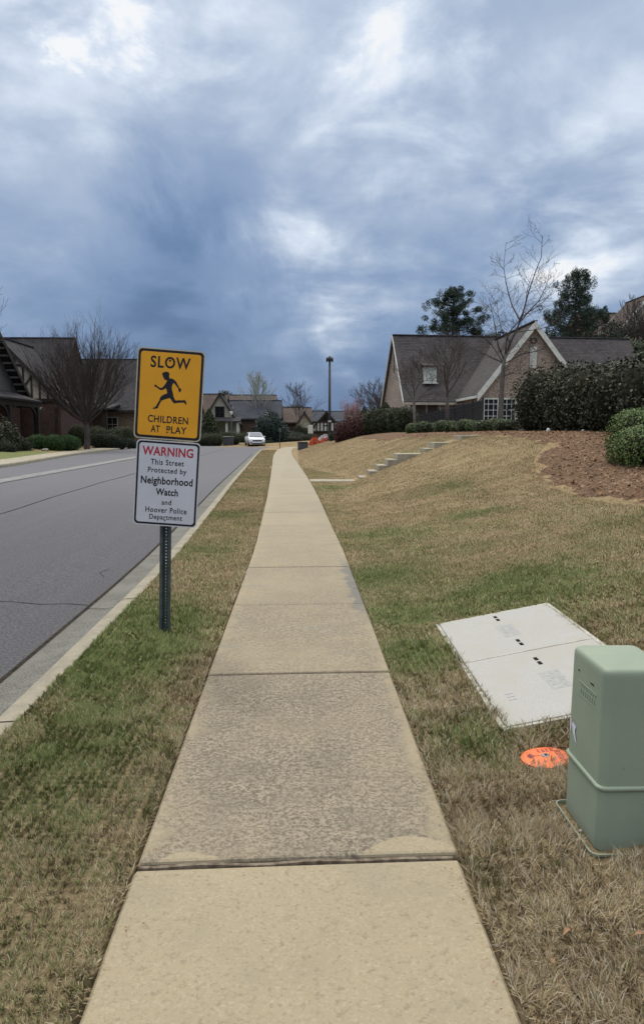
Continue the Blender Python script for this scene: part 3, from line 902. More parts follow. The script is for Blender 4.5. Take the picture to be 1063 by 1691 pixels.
def shrub(name, label, cat, lumps, leaf, n, mats, group=None, p=2.4, bumps=0.1, seed=1, asp=0.55, spread=0.9, shell=(0.86, 1.04)):
    """lumps: list of (centre, radii); n leaves shared by surface"""
    rg = np.random.default_rng(seed)
    tot = sum(r[0] * r[2] + r[1] * r[2] + r[0] * r[1] for c, r in lumps)
    P, N, CV, CF, b = [], [], [], [], 0
    for c, r in lumps:
        m_ = int(n * (r[0] * r[2] + r[1] * r[2] + r[0] * r[1]) / tot)
        q, nn = lump_points(c, r, m_, rg, p, bumps, seed, shell=shell)
        keep = q[:, 2] > terrain(q[:, 0], q[:, 1]) + 0.01
        P.append(q[keep]); N.append(nn[keep])
        cv, cf = lump_core(c, r, p)
        CV.append(cv); CF.append(cf + b); b += len(cv)
    o = leaf_mesh(name, np.concatenate(P), np.concatenate(N), leaf, mats, 1, (np.concatenate(CV), np.concatenate(CF)), rs=seed, asp=asp, spread=spread)
    ctr = Vector((lumps[0][0][0], lumps[0][0][1], gz(lumps[0][0][0], lumps[0][0][1])))
    co = np.empty(len(o.data.vertices) * 3); o.data.vertices.foreach_get('co', co)
    co = co.reshape(-1, 3) - np.array(ctr); o.data.vertices.foreach_set('co', co.ravel()); o.location = ctr
    o.data.update()
    return tag(o, label, cat, group)


class Grow:
    def __init__(s, seed, up=0.12, wob=0.16, minr=0.006):
        s.r = random.Random(seed); s.up = up; s.wob = wob; s.minr = minr; s.tips = []
    def rv(s): return Vector((s.r.gauss(0, 1), s.r.gauss(0, 1), s.r.gauss(0, 1)))
    def limb(s, mb, p, d_, L, r, nseg=4, sides=4, rend=0.45):
        pts = [Vector(p)]; dirs = [Vector(d_).normalized()]
        dv = Vector(d_).normalized()
        for i in range(nseg):
            dv = (dv + s.rv() * s.wob + Vector((0, 0, s.up))).normalized()
            pts.append(pts[-1] + dv * L / nseg); dirs.append(dv.copy())
        rad = [max(r * (1 - (1 - rend) * i / nseg), s.minr) for i in range(nseg + 1)]
        mb.tube(pts, rad, sides, cap=False)
        return pts, dirs, rad
    def tree(s, mb, p, d_, L, r, lev, spec):
        """spec[lev] = (children, angle, length ratio, start fraction)"""
        sides = 6 if r > 0.05 else (4 if r > 0.02 else 3)
        pts, dirs, rad = s.limb(mb, p, d_, L, r, 5 if lev == 0 else 4 if lev == 1 else 3, sides)
        if lev >= len(spec):
            s.tips.append(pts[-1]); return
        n, ang, ratio, st = spec[lev]
        m_ = len(pts) - 1
        for i in range(n):
            f = st + (1 - st) * (i + s.r.uniform(0.2, 0.9)) / n
            f = min(f, 0.999); k = int(f * m_); fr_ = f * m_ - k
            q = pts[k].lerp(pts[k + 1], fr_); dv = dirs[k + 1]
            ax = s.rv(); ax = (ax - dv * ax.dot(dv)).normalized()
            a = R(ang) * s.r.uniform(0.7, 1.25)
            nd = (dv * math.cos(a) + ax * math.sin(a)).normalized()
            rr = (rad[k] * (1 - fr_) + rad[k + 1] * fr_) * s.r.uniform(0.5, 0.68)
            s.tree(mb, q, nd, L * ratio * s.r.uniform(0.75, 1.2) * (1.15 - 0.45 * f), max(rr, s.minr), lev + 1, spec)


def finish_tree(name, label, cat, loc, trunk, crown, mats, group=None, buds=None):
    t = thing(name, label, cat, loc, group)
    trunk.build('trunk', mats[0], t)
    crown.build('crown', mats[-1], t)
    if buds: 
        P, size, mt, seed = buds
        leaf_mesh('buds', P, np.zeros_like(P) + np.array([0, 0, 1.0]), size, [mt], parent=t, rs=seed, spread=1.5)
    return t


def bare_tree(name, label, loc, H, trunk_h, r0, nmain, ang, spec, mats, seed, up=0.14, wob=0.13, minr=0.006, group=None, cat='tree', lean=(0, 0), buds=None, leader=True, ratio=0.62):
    g = Grow(seed, up, wob, minr)
    tr, cr = MB(), MB()
    p0 = Vector(loc); top = p0 + Vector((lean[0], lean[1], trunk_h))
    g2 = [p0 - Vector((0, 0, 0.3)), p0 + Vector((0.0, 0, 0.15)), p0.lerp(top, 0.5) + Vector((0.03, 0, 0)), top]
    tr.tube(g2, [r0 * 1.35, r0 * 1.1, r0 * 0.92, r0 * 0.82], 8)
    L = (H - trunk_h)
    if leader:
        pts, dirs, rad = g.limb(tr, top, (lean[0] * 0.1, lean[1] * 0.1, 1), L * 0.9, r0 * 0.78, 6, 6, 0.15)
    else:
        pts, dirs, rad = [top - Vector((0, 0, 0.4)), top], [Vector((0, 0, 1))] * 2, [r0 * .8, r0 * .8]
    m_ = len(pts) - 1
    for i in range(nmain):
        f = (i + g.r.uniform(0.1, 0.9)) / nmain * 0.92 if leader else g.r.uniform(0.3, 1)
        k = int(f * m_ * 0.999); q = pts[k].lerp(pts[k + 1], f * m_ - k) if leader else pts[0].lerp(pts[1], f)
        az = i * 2.399 + g.r.uniform(-0.4, 0.4); a = R(ang) * g.r.uniform(0.6, 1.2)
        if not leader: a = R(ang) * math.sqrt((i + .5) / nmain) * 1.1 if nmain > 20 else a
        dv = Vector((math.cos(az) * math.sin(a), math.sin(az) * math.sin(a), math.cos(a)))
        rr = (rad[min(k, len(rad) - 1)]) * g.r.uniform(0.38, 0.55)
        g.tree(cr, q, dv, L * ratio * (1.12 - 0.62 * f if leader else g.r.uniform(0.85, 1.1)), rr, 1, spec)
    b = None
    if buds:
        rg = np.random.default_rng(seed); T_ = np.array([tuple(q) for q in g.tips])
        P = T_[rg.integers(0, len(T_), buds[0])] + rg.normal(0, buds[3], (buds[0], 3))
        b = (P, buds[1], buds[2], seed)
    return finish_tree(name, label, cat, loc, tr, cr, mats, group, b)


def needle_clump(P, N, c, rad, n, rg):
    d_ = rg.normal(0, 1, (n, 3)); d_ /= np.linalg.norm(d_, axis=1)[:, None]
    P.append(np.array(c) + d_ * np.array(rad) * (rg.uniform(0.15, 1, n) ** 0.5)[:, None]); N.append(d_)


def pine(label, base_pt, H, wid, crown_from, seed, name='pine_tree', conical=True, nlimb=46, group=None, clump=0.55, nn=70, mt='needle', open_=0.0, needle=0.17):
    rg = np.random.default_rng(seed); r_ = random.Random(seed)
    t = thing(name, label, 'tree', base_pt, group)
    tr = MB(); b0 = Vector(base_pt)
    lean = r_.uniform(-0.02, 0.02)
    def ax(z): return b0 + Vector((lean * z + 0.15 * math.sin(z * 0.5), 0, z))
    zs = [-0.3, H * 0.25, H * 0.5, H * 0.75, H * 0.97]
    tr.tube([ax(z) for z in zs], [0.24, 0.2, 0.16, 0.1, 0.03], 7)
    tr.build('trunk', M['bark_m'], t)
    P, N = [], []; lm = MB()
    for i in range(nlimb):
        f = (i + r_.random()) / nlimb
        z = H * (crown_from + (1 - crown_from) * f)
        if conical: L = wid * (1 - f) ** 0.75 * r_.uniform(0.55, 1.1) + 0.25
        else: L = wid * (math.sin(math.pi * min(0.12 + f * 0.88, 1)) ** 0.55) * r_.uniform(0.5, 1.15)
        az = i * 2.399 + r_.uniform(-0.5, 0.5)
        up = r_.uniform(0.15, 0.6)
        a = ax(z - 0.3)
        m_ = 3
        pts = [a + Vector((math.cos(az), math.sin(az), up * (k / m_) ** 1.3)) * (L * k / m_) for k in range(m_ + 1)]
        lm.tube(pts, [0.06, 0.045, 0.03, 0.015], 4, cap=False)
        for k in range(max(2, int(L * 1.5))):
            ff = r_.uniform(0.35, 1.05)
            q = pts[0].lerp(pts[-1], ff) + Vector((r_.gauss(0, .35), r_.gauss(0, .35), r_.gauss(0.1, .2)))
            if r_.random() < open_: continue
            s_ = clump * r_.uniform(0.6, 1.2)
            needle_clump(P, N, q, (s_ * 0.8, s_ * 0.8, s_ * (1.15 if conical else 0.7)), nn, rg)
    lm.build('limbs', M['bark_m'], t)
    leaf_mesh('crown', np.concatenate(P), np.concatenate(N), needle, [M[mt]], parent=t, asp=0.16, rs=seed, spread=0.35)
    return t


def leaf_tree(label, base_pt, H, lumps, n, leaf, mt, seed, name='evergreen_tree', group=None, trunk_r=0.2, core=True):
    t = thing(name, label, 'tree', base_pt, group)
    tr = MB(); b0 = Vector(base_pt)
    tr.tube([b0 - Vector((0, 0, .3)), b0 + Vector((0, 0, H * 0.45)), b0 + Vector((0.05, 0, H * 0.85))], [trunk_r, trunk_r * .7, trunk_r * .25], 6)
    tr.build('trunk', M['bark_m'], t)
    rg = np.random.default_rng(seed); P, N = [], []
    tot = sum(r[0] * r[2] for c, r in lumps)
    for c, r in lumps:
        q, nn = lump_points((b0.x + c[0], b0.y + c[1], b0.z + c[2]), r, int(n * r[0] * r[2] / tot), rg, 2.0, 0.22, seed, shell=(0.55, 1.08))
        P.append(q); N.append(nn)
    leaf_mesh('crown', np.concatenate(P), np.concatenate(N), leaf, [M[mt]], parent=t, rs=seed, spread=1.0)
    return t


# ------------------------------------------------------------------ buildings
def frame(ox, oy, oz, deg):
    c, s_ = math.cos(R(deg)), math.sin(R(deg))
    return lambda q: (ox + q[0] * c - q[1] * s_, oy + q[0] * s_ + q[1] * c, oz + q[2])


def block(par, T, L, W, ze, zr, wall, roof, ov=0.35, og=0.3, th=0.2, zb=-1.0, rake=None, fascia=None, gable=None, names=('wall', 'roof'), hb=None, cap=True, rsides=(0, 1)):
    sl = (zr - ze) / (W / 2)
    mb = MB()
    P = [(0, 0, zb), (L, 0, zb), (L, W, zb), (0, W, zb), (0, 0, ze), (L, 0, ze), (L, W, ze), (0, W, ze), (0, W / 2, zr), (L, W / 2, zr)]
    mb.add([T(p) for p in P], ((0, 1, 5, 4), (2, 3, 7, 6), (0, 4, 8, 7, 3), (1, 2, 6, 9, 5), (4, 5, 9, 8), (6, 7, 8, 9)))
    mb.build(names[0], wall, par)
    mb = MB()
    e0, e1 = 0.01, th
    for sgn in (0, 1):
        def V_(v): return v if sgn == 0 else W - v
        q = []
        for e in (e0, e1):
            q += [(-og, V_(-ov), ze - ov * sl + e), (L + og, V_(-ov), ze - ov * sl + e), (L + og, V_(W / 2), zr + e), (-og, V_(W / 2), zr + e)]
        mb.hexa([T(p) for p in q])
    rf = mb.build(names[1], roof, par)
    if cap:
        mb = MB()
        mb.bar(T((-og - 0.01, W / 2, zr + th + 0.02)), T((L + og + 0.01, W / 2, zr + th + 0.02)), 0.28, hd=0.07)
        mb.build('ridge_cap', roof, rf)
    if rake is not None:
        hb_ = hb or 0.34
        for u in [(-og - 0.035, L + og + 0.035)[k_] for k_ in rsides]:
            mb = MB()
            for sgn in (0, 1):
                def V_(v): return v if sgn == 0 else W - v
                q = []
                for du in (-0.03, 0.03):
                    q += [(u + du, V_(-ov - .02), ze - ov * sl + th + .02 - hb_), (u + du, V_(W / 2), zr + th + .02 - hb_), (u + du, V_(W / 2), zr + th + .02), (u + du, V_(-ov - .02), ze - ov * sl + th + .02)]
                mb.hexa([T(p) for p in q])
            mb.build('rake_board', rake, rf)
    if fascia is not None:
        for sgn in (0, 1):
            mb = MB()
            v = -ov - 0.06 if sgn == 0 else W + ov + 0.06
            mb.box(-og, L + og, v - 0.05, v + 0.05, ze - ov * sl - 0.05, ze - ov * sl + 0.13, T)
            mb.build('gutter', fascia, rf)
    return rf


def window(par, T, u0, u1, z0, z1, cols, rows_, mt, bar=0.05, v=0.0, glass=None, sill=True):
    mb = MB(); fw = 0.09
    mb.box(u0, u0 + fw, v - 0.07, v + .03, z0, z1, T); mb.box(u1 - fw, u1, v - 0.07, v + .03, z0, z1, T)
    mb.box(u0 + fw, u1 - fw, v - 0.065, v + .03, z1 - fw, z1, T); mb.box(u0 + fw, u1 - fw, v - 0.065, v + .03, z0, z0 + fw, T)
    for i in range(1, cols):
        x = u0 + (u1 - u0) * i / cols
        mb.box(x - bar / 2, x + bar / 2, v - 0.05, v + .02, z0 + fw, z1 - fw, T)
    for i in range(1, rows_):
        z = z0 + (z1 - z0) * i / rows_
        mb.box(u0 + fw, u1 - fw, v - 0.045, v + .02, z - bar / 2, z + bar / 2, T)
    if sill: mb.box(u0 - 0.08, u1 + 0.08, v - 0.12, v + .03, z0 - 0.09, z0 - .003, T)
    w_ = mb.build('window', mt, par)
    mb = MB(); mb.box(u0 + fw - .01, u1 - fw + .01, v - 0.025, v - 0.015, z0 + fw - .01, z1 - fw + .01, T)
    mb.build('pane', glass or M['glass'], w_)
    return w_


# ---- brick house on the right
hr = thing('brick_house', 'brick house with brown roof and tall white-trimmed gable on the grass bank', 'house', (8.0, 56.0, 1.4))
Tm = frame(8.02, 56.0, 0, 5)
block(hr, Tm, 19.6, 7.7, 4.1, 9.05, M['brick_r'], M['roof_r'], ov=0.35, og=0.18, fascia=M['stucco'], rake=M['trim_w'], hb=0.2, rsides=(0,))
Tw = frame(19.3, 50.0, 0, 90)
block(hr, Tw, 9.5, 7.1, 4.15, 8.7, M['brick_r'], M['roof_r'], ov=0.2, og=0.32, rake=M['trim_w'], fascia=M['trim_w'], names=('wing_wall', 'wing_roof'), hb=0.5)
Tf = frame(11.5, 50.0, 0, 0); mb = MB(); mb.box(12.21, 12.6, 50.6, 56, .4, 4.1); mb.build('wall_return', M['brick_r'], hr)
window(hr, Tf, 0.95, 2.0, 2.25, 3.85, 3, 4, M['trim_w'], bar=.035)
window(hr, Tf, 2.22, 3.2, 2.25, 3.85, 3, 4, M['trim_w'], bar=.035)
mb = MB(); mb.box(2.0, 2.22, -0.08, 0.02, 2.15, 3.9, Tf); mb.build('window_mullion', M['trim_w'], hr)
mb = MB()
mb.box(4.03, 4.49, -0.06, 0.02, 5.85, 7.25, Tf)
for k in range(9): mb.box(4.07, 4.45, -0.085, -0.055, 5.92 + k * 0.145, 5.99 + k * 0.145, Tf)
mb.build('gable_vent', M['trim_w'], hr)
mb = MB()   # medallion ring near the gable top
ring = [Vector(Tf((4.25 + 0.2 * math.cos(a), -0.05, 7.66 + 0.16 * math.sin(a)))) for a in np.linspace(0, 2 * math.pi, 17)]
mb.tube(ring, [0.035] * 17, 5, cap=False); mb.build('gable_medallion', M['door'], hr)
mb = MB(); mb.box(-0.03, 0.03, 3.75, 3.95, 6.3, 7.9, Tm); mb.build('slit_vent', M['door'], hr)
# louvred roof dormer
dm = MB()
p0 = at(700, 632, 56.8); p1 = at(720, 606, 56.8)
dm.box(p0.x, p1.x, 56.7, 58.6, p0.z, p1.z)
dmo = dm.build('dormer', M['trim_w'], hr)
dm = MB()
for k in range(6):
    z = p0.z + 0.16 + k * (p1.z - p0.z - 0.3) / 6
    dm.box(p0.x + 0.14, p1.x - 0.14, 56.66, 56.70, z, z + 0.06)
dm.box(p0.x - 0.14, p1.x + 0.14, 56.58, 56.78, p0.z - 0.08, p0.z - 0.003)
dm.build('louvre', M['trim_w'], dmo)
dm = MB(); dm.hexa([(p0.x - .1, 56.5, p1.z), (p1.x + .1, 56.5, p1.z), (p1.x + .1, 59.0, p1.z + .5), (p0.x - .1, 59.0, p1.z + .5), (p0.x - .1, 56.5, p1.z + .1), (p1.x + .1, 56.5, p1.z + .1), (p1.x + .1, 59.0, p1.z + .6), (p0.x - .1, 59.0, p1.z + .6)])
dm.build('dormer_roof', M['roof_r'], dmo)
# entry recess, column, lantern
mb = MB(); mb.box(0.75, 1.6, -0.03, 0.02, 1.3, 3.75, Tm); mb.build('door', M['door'], hr)
mb = MB(); mb.box(1.75, 2.5, -0.035, 0.02, 1.3, 3.75, Tm); mb.build('door', M['door'], hr)
mb = MB(); mb.box(0.12, 0.34, -0.3, -0.08, 1.2, 3.7, Tm); mb.build('porch_column', M['trim_w'], hr)
mb = MB(); mb.box(0.55, 0.7, -0.25, -0.1, 2.95, 3.35, Tm); mb.box(0.6, 0.65, -0.2, -0.14, 3.35, 3.5, Tm); mb.build('lantern', M['black'], hr)
mb = MB(); mb.tube([Tm((2.7, -0.12, 1.2)), Tm((2.7, -0.12, 3.75))], [0.05, 0.05], 6); mb.build('downpipe', M['trim_w'], hr)

# ---- house on the hill far right
hh = thing('hillside_house', 'brown-roofed house with white porch post high on the wooded hill behind', 'house', (40, 92, 10))
Th = frame(36.9, 94, 0, 4)
block(hh, Th, 14, 9, 13.6, 17.0, M['brick_b'], M['roof_w'], ov=0.8, og=0.5, fascia=M['trim_w'], zb=5)
Th2 = frame(45.5, 89.5, 0, 90)
block(hh, Th2, 6, 7, 13.7, 17.8, M['stucco'], M['roof_w'], ov=0.5, og=0.4, zb=5, rake=M['trim_w'], names=('wing_wall', 'wing_roof'))
mb = MB(); a = at(1022, 560, 92); b = at(1023, 532, 92); mb.bar(a - Vector((0, 0, 1.5)), b, 0.35); mb.build('porch_column', M['trim_w'], hh)

# ---- left: nearest house with gable and porch
h1 = thing('porch_house', 'dark brick house with grey gable and arched porch at the left edge of the photo', 'house', (-25, 61, 0.5))
T1 = frame(-37, 54.2, 0, 0)
block(h1, T1, 12, 13.6, 4.9, 10.1, M['siding'], M['roof_l'], ov=0.7, og=0.9, rake=M['trim_d'], fascia=M['trim_d'], hb=0.5)
for k in range(9):          # rafter ends under the verge
    v = 7.4 + k * 0.72; z = 10.1 - (v - 6.8) * 5.2 / 6.8
    mb = MB(); mb.bar(T1((12.05, v, z - 0.05)), T1((12.85, v, z - 0.05)), 0.12, hd=0.16)
    mb.build('rafter_end', M['stucco'], h1)
mb = MB(); mb.box(-24.99, -24.9, 54.3, 67.7, -0.5, 4.0); mb.build('brick_base', M['brick_l'], h1)
mb = MB()
mb.hexa([(-25.2, 50, 5.05), (-22.1, 50, 4.15), (-22.1, 65.4, 4.05), (-25.2, 66.4, 4.95), (-25.2, 50, 5.25), (-22.1, 50, 4.3), (-22.1, 65.4, 4.2), (-25.2, 66.4, 5.15)])
mb.build('porch_roof', M['roof_l'], h1)
mb = MB(); mb.box(-22.55, -22.3, 50, 65.0, 3.65, 4.12); mb.box(-24.8, -22.56, 64.72, 64.98, 3.65, 4.12); mb.build('porch_beam', M['trim_d'], h1)
for y in (52.5, 58.6, 64.8):
    mb = MB(); mb.box(-22.62, -22.2, y - .21, y + .21, -0.3, 3.65)
    for sg in (-1, 1):
        arc = [(-22.42, y + sg * (0.2 + 1.3 * (1 - math.cos(a))), 2.45 + 1.2 * math.sin(a)) for a in np.linspace(0, math.pi / 2, 6)]
        for a, b in zip(arc[:-1], arc[1:]): mb.bar(a, b, 0.2)
    mb.build('porch_post', M['trim_d'], h1)
mb = MB(); mb.box(-22.8, -22.45, 50, 66, -0.4, 1.1); mb.build('porch_wall', M['brick_l'], h1)

# ---- left: half-timbered house
h2 = thing('timbered_house', 'half-timbered gable house of cream panels and dark beams behind the bare tree', 'house', (-26, 72, 0.5))
T2 = frame(-37, 71.5, 0, 0)
block(h2, T2, 13.7, 14, 4.2, 11.0, M['brick_l'], M['roof_l'], ov=0.4, og=0.35, rake=M['trim_d'])
T2g = frame(-21.7, 69.0, 0, 90)
W2 = 10.4
block(h2, T2g, 8, W2, 4.45, 9.9, M['brick_l'], M['roof_l'], ov=0.35, og=0.4, rake=M['trim_d'], names=('wing_wall', 'wing_roof'), hb=0.42)
T2f = frame(-21.7 - W2, 69.0, 0, 0)
mb = MB()
q = [(0.1, 0, 4.5), (W2 - .1, 0, 4.5), (W2 / 2, 0, 9.75)]
mb.add([T2f((u, -0.06, z)) for u, _, z in q] + [T2f((u, 0.0, z)) for u, _, z in q], ((0, 1, 2), (3, 5, 4), (0, 3, 4, 1), (1, 4, 5, 2), (2, 5, 3, 0)))
mb.build('plaster_panel', M['stucco'], h2)
mb = MB()
def zl(u): return 4.45 + (W2 / 2 - abs(u - W2 / 2)) * 5.45 / (W2 / 2)
for u in np.arange(0.7, W2 - .5, 0.72): mb.box(u - .085, u + .085, -0.12, -0.065, 4.6, max(zl(u) - .1, 4.65), T2f)
mb.box(0.1, W2 - .1, -0.125, -0.065, 4.3, 4.6, T2f)
mb.box(W2 / 2 - 1.9, W2 / 2 + 1.9, -0.13, -0.065, 7.5, 7.68, T2f)
for u0, z0, u1, z1 in ((7.0, 5.3, 7.9, 6.6), (5.4, 7.6, 6.3, 8.7), (5.2, 7.6, 4.3, 8.7), (3.2, 5.1, 2.3, 6.3)):
    mb.bar(T2f((u0, -0.1, z0)), T2f((u1, -0.1, z1)), 0.16, up=(0, 1, 0), hd=0.07)
mb.build('timber', M['trim_d'], h2)
mb = MB(); mb.box(9.9, 10.12, -0.12, -.01, 0, 3.7, T2f); mb.build('downpipe', M['trim_d'], h2)

# ---- left: third house, long roof and brown brick
h3 = thing('long_roof_house', 'long low brown brick house with wide dark roof left of the yellow sign', 'house', (-25, 88, 0.5))
T3 = frame(-33.5, 87.3, 0, 0)
block(h3, T3, 15.5, 15, 4.3, 10.4, M['brick_b'], M['roof_l'], ov=0.5, og=0.35, rake=M['trim_d'], fascia=M['trim_d'])
mb = MB(); mb.hexa([(-26.0, 82.4, 4.2), (-20.6, 82.4, 4.0), (-20.6, 87.4, 4.6), (-26.0, 87.4, 4.8), (-26.0, 82.4, 4.4), (-20.6, 82.4, 4.2), (-20.6, 87.4, 4.8), (-26.0, 87.4, 5.0)])
mb.build('porch_roof', M['roof_l'], h3)
for x in (-25.3, -21.3):
    mb = MB(); mb.box(x - .26, x + .26, 82.7, 83.2, -0.3, 4.05); mb.box(x - .36, x + .36, 82.6, 83.3, -0.3, 1.4); mb.build('porch_post', M['trim_d'], h3)
window(h3, T3, 11.3, 12.6, 1.6, 3.3, 2, 2, M['stucco'])

# ---- background row, beyond the bend
def far_house(name, label, loc, blocks, extra=None):
    h = thing(name, label, 'house', loc)
    for k, (T, L, W, ze, zr, wl, rf, rk) in enumerate(blocks):
        block(h, T, L, W, ze, zr, M[wl], M[rf], ov=0.4, og=0.35, rake=M[rk] if rk else None, names=('wall', 'roof') if k == 0 else ('wing_wall', 'wing_roof'), hb=0.4)
    if extra: extra(h)
    return h


def ex4(h):
    T = frame(-15.4, 106.0, 0, 28)          # front (gable) frame
    pass


def gable_front(h, xl, y, W, ze, zr, wmat, panel=None, win=True, L=6, roof='roof_l', rk='trim_d'):
    T = frame(xl + W, y, 0, 90)
    block(h, T, L, W, ze, zr, M[wmat], M[roof], ov=0.3, og=0.3, rake=M[rk], names=('wing_wall', 'wing_roof'), hb=0.34)
    Tf_ = frame(xl, y, 0, 0)
    if panel:
        mb = MB(); q = [(0.15, ze + .1), (W - .15, ze + .1), (W / 2, zr - .15)]
        mb.add([Tf_((u, -0.06, z)) for u, z in q] + [Tf_((u, 0.0, z)) for u, z in q], ((0, 1, 2), (3, 5, 4), (0, 3, 4, 1), (1, 4, 5, 2), (2, 5, 3, 0)))
        mb.build('gable_panel', M[panel], h)
    if win: window(h, Tf_, W / 2 - .65, W / 2 + .65, ze + 0.35, ze + 2.0, 2, 2, M['trim_d'], v=-0.06)
    return Tf_


# cream-gabled house
h4 = far_house('cream_gable_house', 'house with cream front gable and small attic window right of the yellow sign', (-13, 106, 0.2),
               [(frame(-22, 106, 0, 0), 11.3, 10, 3.6, 6.95, 'brick_b', 'roof_w', 'trim_d')])
Tg = gable_front(h4, -13.2, 104.5, 4.6, 3.1, 6.75, 'stucco', 'stucco')
mb = MB(); mb.hexa([(-13.4, 102.3, 2.9), (-7.9, 102.3, 2.9), (-7.9, 104.6, 3.5), (-13.4, 104.6, 3.5), (-13.4, 102.3, 3.05), (-7.9, 102.3, 3.05), (-7.9, 104.6, 3.65), (-13.4, 104.6, 3.65)])
mb.build('porch_roof', M['roof_l'], h4)
for x in (-12.9, -11.3, -9.8, -8.3):
    mb = MB(); mb.box(x - .14, x + .14, 102.5, 102.8, -.2, 2.9); mb.build('porch_column', M['trim_w'], h4)
# slate house with two ridges
h5 = far_house('slate_house', 'large slate-roofed house behind the white car, two stepped ridges', (-6, 118, 0.2),
               [(frame(-12.5, 113, 0, 0), 9.6, 10, 3.6, 6.3, 'brick_l', 'roof_s', 'trim_d'),
                (frame(-11.2, 121, 0, 0), 7.2, 12, 4.5, 7.6, 'brick_l', 'roof_w', 'trim_d')])
gable_front(h5, -11.9, 111.5, 3.2, 2.9, 5.4, 'brick_l', 'stucco', win=False, L=4)
mb = MB(); mb.box(-10.6, -9.9, 113.2, 114.6, 4.3, 5.3); mb.build('dormer', M['trim_w'], h5)
# warm brown house
h6 = far_house('brown_roof_house', 'low house with warm brown roof and brick walls straight down the street', (-1, 128, 0.2),
               [(frame(-4.2, 126, 0, 0), 6.2, 9, 3.2, 5.6, 'brick_l', 'roof_w', 'trim_d')])
Tg = gable_front(h6, -0.4, 124.5, 2.9, 2.6, 4.7, 'stucco', 'stucco', win=False, L=4, roof='roof_w')
# tudor house
h7 = far_house('tudor_house', 'tudor house with white panels and dark beams beside the tall black light pole', (5, 134, 0.2),
               [(frame(2.4, 134, 0, 0), 12.5, 10, 3.4, 5.2, 'brick_l', 'roof_s', 'trim_d')])
Tt = gable_front(h7, 2.6, 131, 4.8, 2.3, 5.0, 'brick_l', None, win=True, L=6, roof='roof_s')
mb = MB(); mb.box(-0.6, 8.4, -0.12, -0.07, 1.7, 3.2, Tt); mb.build('plaster_panel', M['trim_w'], h7)
mb = MB()
for u in (0.0, 0.65, 1.25, 1.9, 2.5, 3.1, 3.7, 4.3, 4.95, 5.7, 6.4, 7.1, 7.8): mb.box(u - .11, u + .11, -0.2, -0.125, 1.65, 3.25, Tt)
mb.box(-.7, 8.5, -0.21, -0.125, 1.5, 1.74, Tt); mb.box(-.7, 8.5, -0.21, -0.125, 3.15, 3.35, Tt)
mb.build('timber', M['trim_d'], h7)
# dark strip of house just right of the sign
h8 = far_house('dark_eave_house', 'dark-eaved brick house end glimpsed just behind the sign edge', (-16, 100, 0.2),
               [(frame(-20.0, 98.5, 0, 0), 6.2, 9, 3.9, 6.6, 'brick_b', 'roof_l', 'trim_d')])

# ------------------------------------------------------------------ planting, right side
G_BOX = 'clipped round boxwoods in a row along the top of the bank'
bx = [(681, 34.5, .40), (700, 33.2, .52), (716, 33.2, .44), (731, 32.0, .50), (745, 31.6, .44), (757, 31.0, .42), (769, 30.3, .50), (783, 29.6, .42), (798, 28.6, .56), (817, 28.2, .44), (836, 26.6, .60)]
bx = [(a_, b_, c_ * .88) for a_, b_, c_ in bx]
ordn = ['leftmost', 'second', 'third', 'fourth', 'fifth', 'sixth', 'seventh', 'eighth', 'ninth', 'tenth', 'rightmost']
for i, (px, Y, r_) in enumerate(bx):
    X = at(px, 712, Y).x; z = gz(X, Y)
    h = 0.27 + 0.03 * math.sin(i * 2.3)
    shrub('boxwood', 'small clipped round boxwood, ' + (ordn[i] + ' of the row on the bank' if i in (0, 10) else ordn[i] + ' from the left in the row on the bank'), 'shrub',
          [((X, Y, z + h * 0.85), (r_, r_, h))], 0.028, 1700, [M['leaf_box'], M['core']], G_BOX, seed=20 + i, p=2.2, bumps=0.07, spread=.6)
# big dark hedge
lumps = []
for i, (X, Y, rx, ry, hz) in enumerate([(8.05, 24.3, .95, .9, 1.45), (8.45, 23.0, 1.0, 1.0, 1.42), (8.6, 21.7, 1.0, 1.1, 1.36), (8.85, 20.2, 1.0, 1.1, 1.3), (9.15, 18.8, 1.05, 1.1, 1.38), (9.3, 17.2, 1.1, 1.2, 1.36), (9.4, 15.4, 1.1, 1.3, 1.36), (9.8, 13.2, 1.1, 1.4, 1.3), (10.3, 21.5, 1.4, 1.6, 1.5), (11.2, 17.5, 1.5, 2.5, 1.6)]):
    z = gz(X, Y); lumps.append(((X, Y, z + hz * 0.62), (rx, ry, hz * 0.85)))
shrub('glossy_hedge', 'big loose dark glossy-leaved hedge rising above the mulch at right', 'hedge', lumps, 0.050, 52000, [M['leaf_dark'], M['core']], seed=5, p=2.5, bumps=0.22, shell=(0.80, 1.10))
# two rounded bright shrubs
shrub('mounded_shrub', 'clipped mounded green shrub nearest at the right edge, on the mulch', 'shrub', [((6.38, 13.0, gz(6.38, 13.0) + .17), (0.78, 0.8, 0.42))], 0.022, 16000, [M['leaf_bright'], M['core']], 'clipped mounds at the right edge', seed=31, p=2.6, bumps=0.09, spread=.55)
shrub('mounded_shrub', 'clipped mounded green shrub behind the nearest one, its top showing', 'shrub', [((7.2, 15.0, gz(7.2, 15.0) + .26), (0.82, 0.8, 0.46))], 0.022, 12000, [M['leaf_bright'], M['core']], 'clipped mounds at the right edge', seed=32, p=2.6, bumps=0.09, spread=.55)
# hedge on the left of the bank: wine red end, then green run
def runs(pts, h, r, n=7):
    L_ = []
    for k in range(n):
        f = k / (n - 1); X = pts[0][0] + (pts[1][0] - pts[0][0]) * f; Y = pts[0][1] + (pts[1][1] - pts[0][1]) * f
        z = gz(X, Y); hh_ = h[0] + (h[1] - h[0]) * f
        L_.append(((X, Y, z + hh_ * 0.5), (r, r, hh_ * 0.5)))
    return L_


